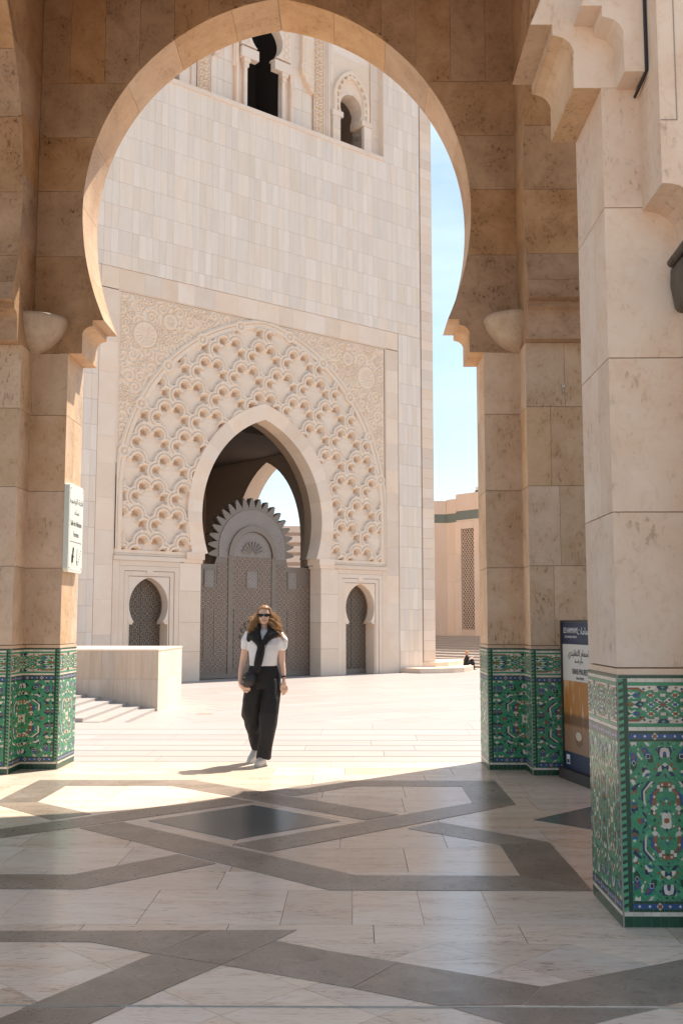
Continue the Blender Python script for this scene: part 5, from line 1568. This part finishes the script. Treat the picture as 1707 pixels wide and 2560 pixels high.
def fuse(mb, name, mat, parent, voxel=0.006, smooth_it=4, noise_amp=0.0, noise_sc=9.0, stretch=(1, 1, 1), zfade=None):
    me = bpy.data.meshes.new(name); me.from_pydata(mb.v, [], mb.f)
    bm = bmesh.new(); bm.from_mesh(me); bmesh.ops.recalc_face_normals(bm, faces=bm.faces); bm.to_mesh(me); bm.free()
    o = bpy.data.objects.new(name, me)
    rm = o.modifiers.new('r', 'REMESH'); rm.mode = 'VOXEL'; rm.voxel_size = voxel; rm.use_smooth_shade = True
    sm = o.modifiers.new('s', 'SMOOTH'); sm.factor = 0.5; sm.iterations = smooth_it
    m2 = evaluated(o); m2.name = name
    if noise_amp:
        m2.update(); nv = len(m2.vertices)
        co = np.empty(nv*3, np.float32); nr = np.empty(nv*3, np.float32)
        m2.vertices.foreach_get('co', co); m2.vertex_normals.foreach_get('vector', nr)
        co = co.reshape(-1, 3); nr = nr.reshape(-1, 3)
        dd = np.empty(nv, np.float32)
        for i in range(nv):
            p = Vector((co[i, 0]*stretch[0], co[i, 1]*stretch[1], co[i, 2]*stretch[2]))*noise_sc
            dd[i] = (mnoise.noise(p)*noise_amp + mnoise.noise(p*2.3)*noise_amp*.5)*(1.0 if zfade is None else min(1.0, abs(co[i, 2]-zfade)/.14))
        m2.vertices.foreach_set('co', (co+nr*dd[:, None]).reshape(-1)); m2.update()
    m2.materials.clear(); m2.materials.append(mat)
    m2.polygons.foreach_set('use_smooth', [True]*len(m2.polygons))
    o = bpy.data.objects.new(name, m2); return link(o, parent)

SKIN = plain('skin', (0.78, 0.51, 0.385), 0.5, spec=0.4, var=0.12, nscale=14)
SKIN.node_tree.nodes['Principled BSDF'].inputs['Subsurface Weight'].default_value = 0.12
SKIN.node_tree.nodes['Principled BSDF'].inputs['Subsurface Radius'].default_value = (0.02, 0.008, 0.005)
BLK = plain('black_knit', (0.014, 0.014, 0.016), 0.85, var=0.4, nscale=60, bump=0.3)
TROU = plain('black_trousers', (0.011, 0.011, 0.012), 0.8, var=0.35, nscale=25, bump=0.15)
SHIRT = plain('white_shirt', (0.72, 0.73, 0.76), 0.7, var=0.06, nscale=14, bump=0.15)
SHOE = plain('white_trainer', (0.62, 0.60, 0.56), 0.6, var=0.15, nscale=30)
SOLE = plain('trainer_sole', (0.45, 0.43, 0.40), 0.7)

wm = empty('person', (-0.985, 11.26, 0))
tag(wm, 'walking woman in white cap sleeve top and wide black trousers with sunglasses', 'person')
# --- body: head, neck, arms and hands, trunk and legs as one surface
mb = MB()
ellipsoid(mb, (.022, -.005, 1.585), (.068, .085, .093)); ellipsoid(mb, (.022, -.03, 1.525), (.052, .058, .055))
ellipsoid(mb, (.022, -.055, 1.503), (.026, .025, .022))
capsule(mb, (.022, -.088, 1.575), (.022, -.103, 1.553), .008, .012)
for s_ in (-1, 1): ellipsoid(mb, (.022+s_*.068, .012, 1.565), (.010, .018, .03), 10, 8); ellipsoid(mb, (.022+s_*.035, -.062, 1.545), (.022, .02, .02), 10, 8)
chain(mb, [(.022, .008, 1.53), (.02, .015, 1.45), (.018, .02, 1.38)], [.046, .045, .06])
stations(mb, [(1.41, .02, .06, .05, .01), (1.37, .02, .15, .07, .01), (1.30, .02, .16, .09, 0), (1.18, .015, .14, .095, 0), (1.05, .012, .125, .085, .0), (.95, .014, .15, .10, .0), (.84, .014, .16, .105, .0)])
for s_, hx, kx, fx, ky, fy in ((1, .09, .065, .015, -.10, -.06), (-1, -.07, -.10, -.075, .02, .20)):
    chain(mb, [(hx, 0, .86), (kx, ky, .48), (fx, fy, .14)], [.075, .05, .035])
# arms
chain(mb, [(-.145, .0, 1.34), (-.185, .0, 1.22), (-.212, .005, 1.07)], [.042, .038, .033]); chain(mb, [(-.212, .005, 1.07), (-.222, -.05, .97), (-.224, -.10, .885)], [.033, .03, .021])
chain(mb, [(.185, .0, 1.34), (.205, .012, 1.22), (.212, .02, 1.08)], [.042, .037, .032]); chain(mb, [(.212, .02, 1.08), (.226, -.005, .99), (.236, -.03, .915)], [.031, .028, .020])
# hand holding the bag from below
chain(mb, [(-.224, -.105, .875), (-.205, -.125, .835)], [.022, .03])
capsule(mb, (-.212, -.118, .85), (-.188, -.135, .815), .026, .026)
for i, (dx, dz, L) in enumerate(((.0, .012, .9), (.002, -.004, 1.0), (.0, -.02, .95), (-.006, -.034, .78))):
    b0 = (-.185+dx, -.14, .822+dz); chain(mb, [b0, (b0[0]+.032*L, -.148, b0[2]-.018), (b0[0]+.058*L, -.165, b0[2]-.020), (b0[0]+.075*L, -.182, b0[2]-.012)], [.0095, .0088, .0082, .007], 8)
chain(mb, [(-.225, -.125, .86), (-.215, -.165, .845), (-.198, -.19, .838)], [.011, .010, .008], 8)
# relaxed hand
capsule(mb, (.238, -.035, .89), (.242, -.05, .835), .022, .027); capsule(mb, (.250, -.05, .86), (.252, -.055, .825), .016, .018)
for i, (dx, L) in enumerate(((-.027, .88), (-.008, 1.05), (.011, 1.0), (.029, .80))):
    b0 = (.243+dx, -.058, .825); chain(mb, [b0, (b0[0]+dx*.15, -.070, b0[2]-.040*L), (b0[0]-.004, -.066, b0[2]-.068*L), (b0[0]-.012, -.055, b0[2]-.09*L)], [.0095, .0088, .0082, .007], 8)
chain(mb, [(.222, -.052, .855), (.206, -.072, .825), (.204, -.080, .795)], [.011, .010, .008], 8)
body = fuse(mb, 'body', SKIN, wm, 0.0048, 3)
# --- face details
mb = MB(); mb.smooth = True
pl = []
m2 = MB(); m2.tube([(.022-.024, -.087, 1.523), (.022-.012, -.0955, 1.517), (.022, -.098, 1.5155), (.022+.012, -.0955, 1.517), (.022+.024, -.087, 1.523)], [.003, .0065, .0075, .0065, .003], 8); fix_normals(smooth(m2.build('lips', plain('lips', (.42, .13, .10), .5), wm)))
m2 = MB(); m2.tube([(.022-.018, -.0945, 1.5215), (.022, -.1015, 1.518), (.022+.018, -.0945, 1.5215)], [.002, .0042, .002], 8); smooth(m2.build('smile', plain('teeth', (.75, .72, .66), .4), wm))
sg2 = MB()
LENS = plain('sunglass_black', (.006, .006, .007), .3, spec=.25)
for s_ in (-1, 1):
    pl = [(.022+s_*(.036+.031*math.cos(a)), 1.577+.0185*math.sin(a)*(1.0 if math.sin(a) < 0 else .85)+s_*0+(.004 if math.cos(a) > .6 else 0)) for a in np.linspace(0, 2*math.pi, 22)[:-1]]
    sg2.prism(pl, (0, -.094, 0), (1,0,0), (0,0,1), (0,-1,0), .008)
    sg2.box(*sorted((.022+s_*.062, .022+s_*.072)), -.098, -.0, 1.58, 1.592)
sg2.box(.012, .032, -.103, -.094, 1.579, 1.588)
fix_normals(sg2.build('sunglasses', LENS, wm))
# --- clothes
mb = MB()
stations(mb, [(1.425, .02, .05, .045, .005), (1.40, .02, .085, .065, .005), (1.37, .02, .165, .085, .008), (1.33, .02, .182, .10, .005), (1.26, .018, .175, .118, -.004), (1.19, .015, .165, .122, -.006), (1.12, .012, .152, .115, -.004), (1.06, .012, .148, .108, -.002), (1.03, .012, .15, .108, 0), (1.0, .012, .145, .10, 0)])
for s_, bx in ((-1, -.145), (1, .185)):
    chain(mb, [(bx*1.0, .0, 1.355), (bx+s_*.022, .0, 1.30), (bx+s_*.032, .0, 1.245)], [.058, .066, .052])
fuse(mb, 'shirt', SHIRT, wm, 0.007, 3, 0.008, 11, (1, 1, .6), 1.03)
mb = MB()
stations(mb, [(1.055, .012, .146, .105, 0), (1.02, .012, .155, .112, 0), (.95, .014, .17, .12, .0), (.86, .014, .182, .125, .0), (.80, .016, .184, .12, .0)])
stations(mb, [(.90, .095, .09, .115, .0), (.80, .105, .098, .115, -.02), (.68, .102, .100, .115, -.055), (.55, .090, .099, .11, -.09), (.42, .078, .094, .105, -.095), (.28, .060, .088, .10, -.085), (.16, .042, .083, .10, -.075), (.07, .032, .082, .098, -.07)])
stations(mb, [(.90, -.075, .09, .115, .0), (.80, -.090, .10, .115, -.005), (.68, -.106, .106, .115, -.01), (.56, -.116, .104, .11, .0), (.50, -.120, .098, .11, .02), (.45, -.104, .084, .10, .04), (.38, -.096, .078, .10, .07), (.28, -.088, .068, .095, .12), (.19, -.078, .058, .085, .165), (.14, -.072, .054, .08, .18)])
fuse(mb, 'trousers', TROU, wm, 0.008, 3, 0.016, 8.5, (1.2, 1.2, .3), 1.04)
mb = MB()
chain(mb, [(-.125, -.01, 1.375), (-.135, -.045, 1.325)], [.04, .035]); chain(mb, [(-.125, -.03, 1.36), (-.08, -.085, 1.345), (-.035, -.118, 1.29), (-.012, -.135, 1.25)], [.042, .045, .034, .028])
chain(mb, [(.185, -.005, 1.385), (.195, -.03, 1.355)], [.034, .028]); chain(mb, [(.165, -.03, 1.375), (.115, -.08, 1.37), (.06, -.115, 1.325), (.005, -.138, 1.26)], [.04, .042, .036, .028])
chain(mb, [(-.125, .0, 1.385), (-.09, .06, 1.41), (.02, .085, 1.42), (.13, .06, 1.41), (.175, .0, 1.395)], [.045, .05, .05, .05, .045])
chain(mb, [(-.045, -.03, 1.46), (-.05, -.075, 1.39), (-.025, -.12, 1.31)], [.03, .036, .03]); chain(mb, [(.085, -.03, 1.47), (.09, -.075, 1.40), (.05, -.118, 1.33)], [.03, .034, .03])
capsule(mb, (-.012, -.142, 1.255), (.0, -.145, 1.235), .035, .035)
chain(mb, [(-.005, -.142, 1.25), (-.018, -.15, 1.17), (-.032, -.15, 1.08), (-.044, -.145, 1.0)], [.030, .038, .042, .040]); chain(mb, [(.012, -.142, 1.24), (.005, -.148, 1.17), (-.015, -.148, 1.07)], [.025, .03, .03])
fuse(mb, 'cardigan', BLK, wm, 0.006, 3, 0.005, 12)
# shoes
def trainer(x, y, z, yaw, pitch, nm='shoe'):
    mb = MB()
    stations(mb, [(.012, 0, .046, .128, -.045), (.035, 0, .047, .128, -.045), (.06, 0, .042, .115, -.035), (.085, 0, .034, .075, -.005), (.105, 0, .03, .05, .02), (.115, 0, .028, .045, .022)], 20, 2.2)
    o = fuse(mb, nm, SHOE, wm, .006, 3); 
    mb = MB(); stations(mb, [(0, 0, .045, .130, -.045), (.02, 0, .050, .134, -.045), (.026, 0, .049, .132, -.045)], 20, 2.3); s_ = smooth(fix_normals(mb.build('sole', SOLE, o)), False)
    o.location = (x, y, z); o.rotation_euler = (pitch, 0, yaw); return o
trainer(.012, -.09, .0, R(-14), 0.0); trainer(-.082, .20, .035, R(-22), R(20))
# watch
m2 = MB(); m2.tube([(.2345+.023*math.cos(a), -.031+.020*math.sin(a), .925+.004*math.cos(a)) for a in np.linspace(0, 2*math.pi, 16)], .008, 6, cap=False); m2.build('watch', LENS, wm)
# --- hair: a cap with a centre parting and loose curls
HAIR = plain('brown_hair', (0.46, 0.28, 0.145), 0.5, var=0.55, nscale=30)
HAIRL = plain('golden_hair', (0.74, 0.47, 0.22), 0.5, var=0.5, nscale=30)
for hm in (HAIR, HAIRL):
    t_ = hm.node_tree; pb = t_.nodes['Principled BSDF']; tr = t_.nodes.new('ShaderNodeBsdfTranslucent'); mxx = t_.nodes.new('ShaderNodeMixShader'); mxx.inputs[0].default_value = .35
    tr.inputs['Color'].default_value = (0.85, 0.56, 0.26, 1)
    t_.links.new(pb.outputs[0], mxx.inputs[1]); t_.links.new(tr.outputs[0], mxx.inputs[2]); t_.links.new(mxx.outputs[0], t_.nodes['Material Output'].inputs['Surface'])
mb = MB(); mb.smooth = True
P_ = []
for j in range(13):
    th = R(2+j*8.5); row = []
    for i in range(33):
        ph = 2*math.pi*i/32; x = math.sin(th)*math.cos(ph); y = math.sin(th)*math.sin(ph)
        k_ = 1.0
        front = max(0, -y)
        zz = math.cos(th)
        cutz = 0.30 if front > .45 else -1
        rr = 1.06 + (.02 if abs(x) > .08 else -.02)
        row.append((.022+.072*rr*x, -.002+.092*rr*y*(1.0 if y > 0 else (1 if zz > .52 else .55)), 1.585+.097*rr*zz))
    P_.append(row)
mb.grid(P_)
hr = random.Random(5)
def strand(x0, y0, z0, x1, y1, z1, r, amp, freq, ph, mi, n=22, bul=.03):
    pts, rad = [], []
    sd_ = 1 if x1 > .022 else -1
    for i in range(n):
        t_ = i/(n-1); e = t_**1.7
        a = ph+freq*t_
        am = amp*min(1, max(0, t_-.12)*2.0)
        bulge = math.sin(math.pi*min(1, t_**1.6))*bul*sd_
        pts.append((x0+(x1-x0)*e+bulge+am*math.cos(a), y0+(y1-y0)*t_+.8*am*math.sin(a), z0+(z1-z0)*t_+.35*am*math.sin(a*1.3))); rad.append(r*(1.0-.55*t_))
    mb.mi = mi; mb.tone = hr.random(); mb.tube(pts, rad, 5)
for k_ in range(430):
    s_ = -1 if hr.random() < .47 else 1
    ph0 = hr.uniform(-.5, 2.2)
    x0 = .022+s_*.066*math.cos(ph0*.7)*hr.uniform(.45, 1.0); y0 = -.045+.11*hr.random(); z0 = 1.605+.065*hr.random()*(1-.3*abs(x0-.022)/.07)
    if s_ < 0: x1 = hr.uniform(-.150, -.060); z1 = hr.uniform(1.36, 1.50)
    else: x1 = hr.uniform(.095, .205); z1 = hr.uniform(1.33, 1.48)
    q = hr.random()
    if s_ > 0 and q < .09: x1 = hr.uniform(.20, .265); z1 = hr.uniform(1.29, 1.36)
    if s_ < 0 and q < .10: x1 = hr.uniform(-.16, -.12); z1 = hr.uniform(1.33, 1.37)
    y1 = hr.uniform(-.085, .06)
    lite = abs(x1-.022) > .10 and hr.random() < .7
    strand(x0, y0, z0, x1, y1, z1, hr.uniform(.0028, .0058), hr.uniform(.009, .024), hr.uniform(9, 22), hr.uniform(0, 6.28), 1 if lite else 0, bul=hr.uniform(.0, .03))
for k_ in range(60):      # loose wisps
    s_ = -1 if hr.random() < .45 else 1
    x1 = .022+s_*hr.uniform(.11, .19); strand(.022+s_*.06, hr.uniform(-.03, .05), hr.uniform(1.58, 1.66), x1, hr.uniform(-.05, .05), hr.uniform(1.38, 1.56), .0016, .02, hr.uniform(8, 20), hr.uniform(0, 6), 1, bul=.03)
hairo = mb.build('hair', [HAIR, HAIRL], wm)
# --- bag held in the hand
bg_ = empty('handbag', (-1.122, 11.075, .83)); tag(bg_, 'round black leather shoulder bag held at the walking woman\'s hip', 'bag')
LEA = plain('black_leather', (.012, .012, .013), .38, var=.2, nscale=20)
mb = MB(); mb.smooth = True
rings = []
for t_ in np.linspace(-1, 1, 9):
    k_ = math.sqrt(max(0.02, 1-abs(t_)**3.0))
    rings.append([((.068*(.80+.2*k_))*math.cos(a)-.0*t_, .038*t_, .075+(.082*(.80+.2*k_))*math.sin(a)*(1.0 if math.sin(a) > 0 else .95)) for a in np.linspace(0, 2*math.pi, 25)[:-1]])
mb.loft(rings); ba = fix_normals(mb.build('body', LEA, bg_)); ba.rotation_euler = (0, R(18), R(-12))
m2 = MB(); m2.smooth = True; m2.tube([(.07*math.cos(a), -.03, .075+.084*math.sin(a)) for a in np.linspace(0, 2*math.pi, 25)], .004, 6, cap=False); z_ = m2.build('piping', LEA, bg_); z_.rotation_euler = (0, R(18), R(-12))
m2 = MB(); m2.tube([(.066, .0, .12), (.10, -.01, .22), (.16, .0, .36), (.215, .02, .47), (.235, .05, .54)], .006, 6, flat=.5); m2.build('strap', LEA, bg_)
m2 = MB(); m2.smooth = True; m2.tube([(.062+.010*math.cos(a), -.035, .112+.012*math.sin(a)) for a in np.linspace(0, 2*math.pi, 12)], .0025, 5, cap=False); m2.build('ring', plain('ring_steel', (.6, .58, .55), .3, metal=1), bg_)
m2 = MB(); m2.box(-.045, -.02, -.041, -.037, .09, .096); m2.build('clasp', plain('clasp_brass', (.5, .33, .15), .35, metal=1), bg_)

# --- person sitting on the stepped base
sx_, sy_ = unz(1164, 1663, PLZ+.27)
sp = empty('person', (sx_, sy_, PLZ+.27)); tag(sp, 'seated person in black with fair hair on the stepped base beyond the plaza', 'person')
mb = MB()
ellipsoid(mb, (.10, 0, .76), (.095, .075, .105)); capsule(mb, (.07, 0, .68), (.05, 0, .60), .05, .055)
capsule(mb, (0, 0, .10), (.03, 0, .5), .13, .13)
for s_ in (-1, 1):
    chain(mb, [(.06, s_*.17, .52), (.22, s_*.19, .36), (.42, s_*.06, .48), (.45, s_*.04, .52)], [.05, .042, .034, .036])
    chain(mb, [(0, s_*.1, .09), (.42, s_*.1, .16 if s_ < 0 else .3), (.46, s_*.1, -.26)], [.085, .07, .045])
    chain(mb, [(.45, s_*.1, -.26), (.60, s_*.1, -.285)], [.04, .032])
fuse(mb, 'body', SKIN, sp, .012, 3)
mb = MB(); stations(mb, [(-.01, -.02, .15, .18, 0), (.1, -.01, .15, .175, 0), (.3, .02, .14, .18, 0), (.48, .04, .12, .19, 0), (.58, .045, .09, .13, 0), (.62, .05, .06, .07, 0)])
for s_ in (-1, 1): chain(mb, [(.05, s_*.16, .53), (.15, s_*.19, .42)], [.07, .06])
fuse(mb, 'shirt', BLK, sp, .014, 3, .01, 8)
mb = MB()
capsule(mb, (-.02, -.06, .07), (-.02, .06, .07), .13, .13)
for s_ in (-1, 1): chain(mb, [(0, s_*.1, .09), (.42, s_*.1, .16 if s_ < 0 else .3), (.46, s_*.1, -.22)], [.1, .09, .07])
fuse(mb, 'trousers', TROU, sp, .014, 3, .01, 8)
mb = MB()
ellipsoid(mb, (.085, 0, .785), (.105, .088, .10)); ellipsoid(mb, (.03, 0, .72), (.06, .075, .09))
fuse(mb, 'hair', HAIRL, sp, .014, 2, .012, 20)
for s_ in (-1, 1):
    mb = MB(); ellipsoid(mb, (.55, s_*.1, -.235), (.12, .05, .04), 12, 8); smooth(mb.build('shoe', SOLE, sp))
mb = MB(); ellipsoid(mb, (.40, -.22, .12), (.12, .08, .16), 14, 10); smooth(mb.build('backpack', BLK, sp))

bpy.data.scenes.remove(TMP)
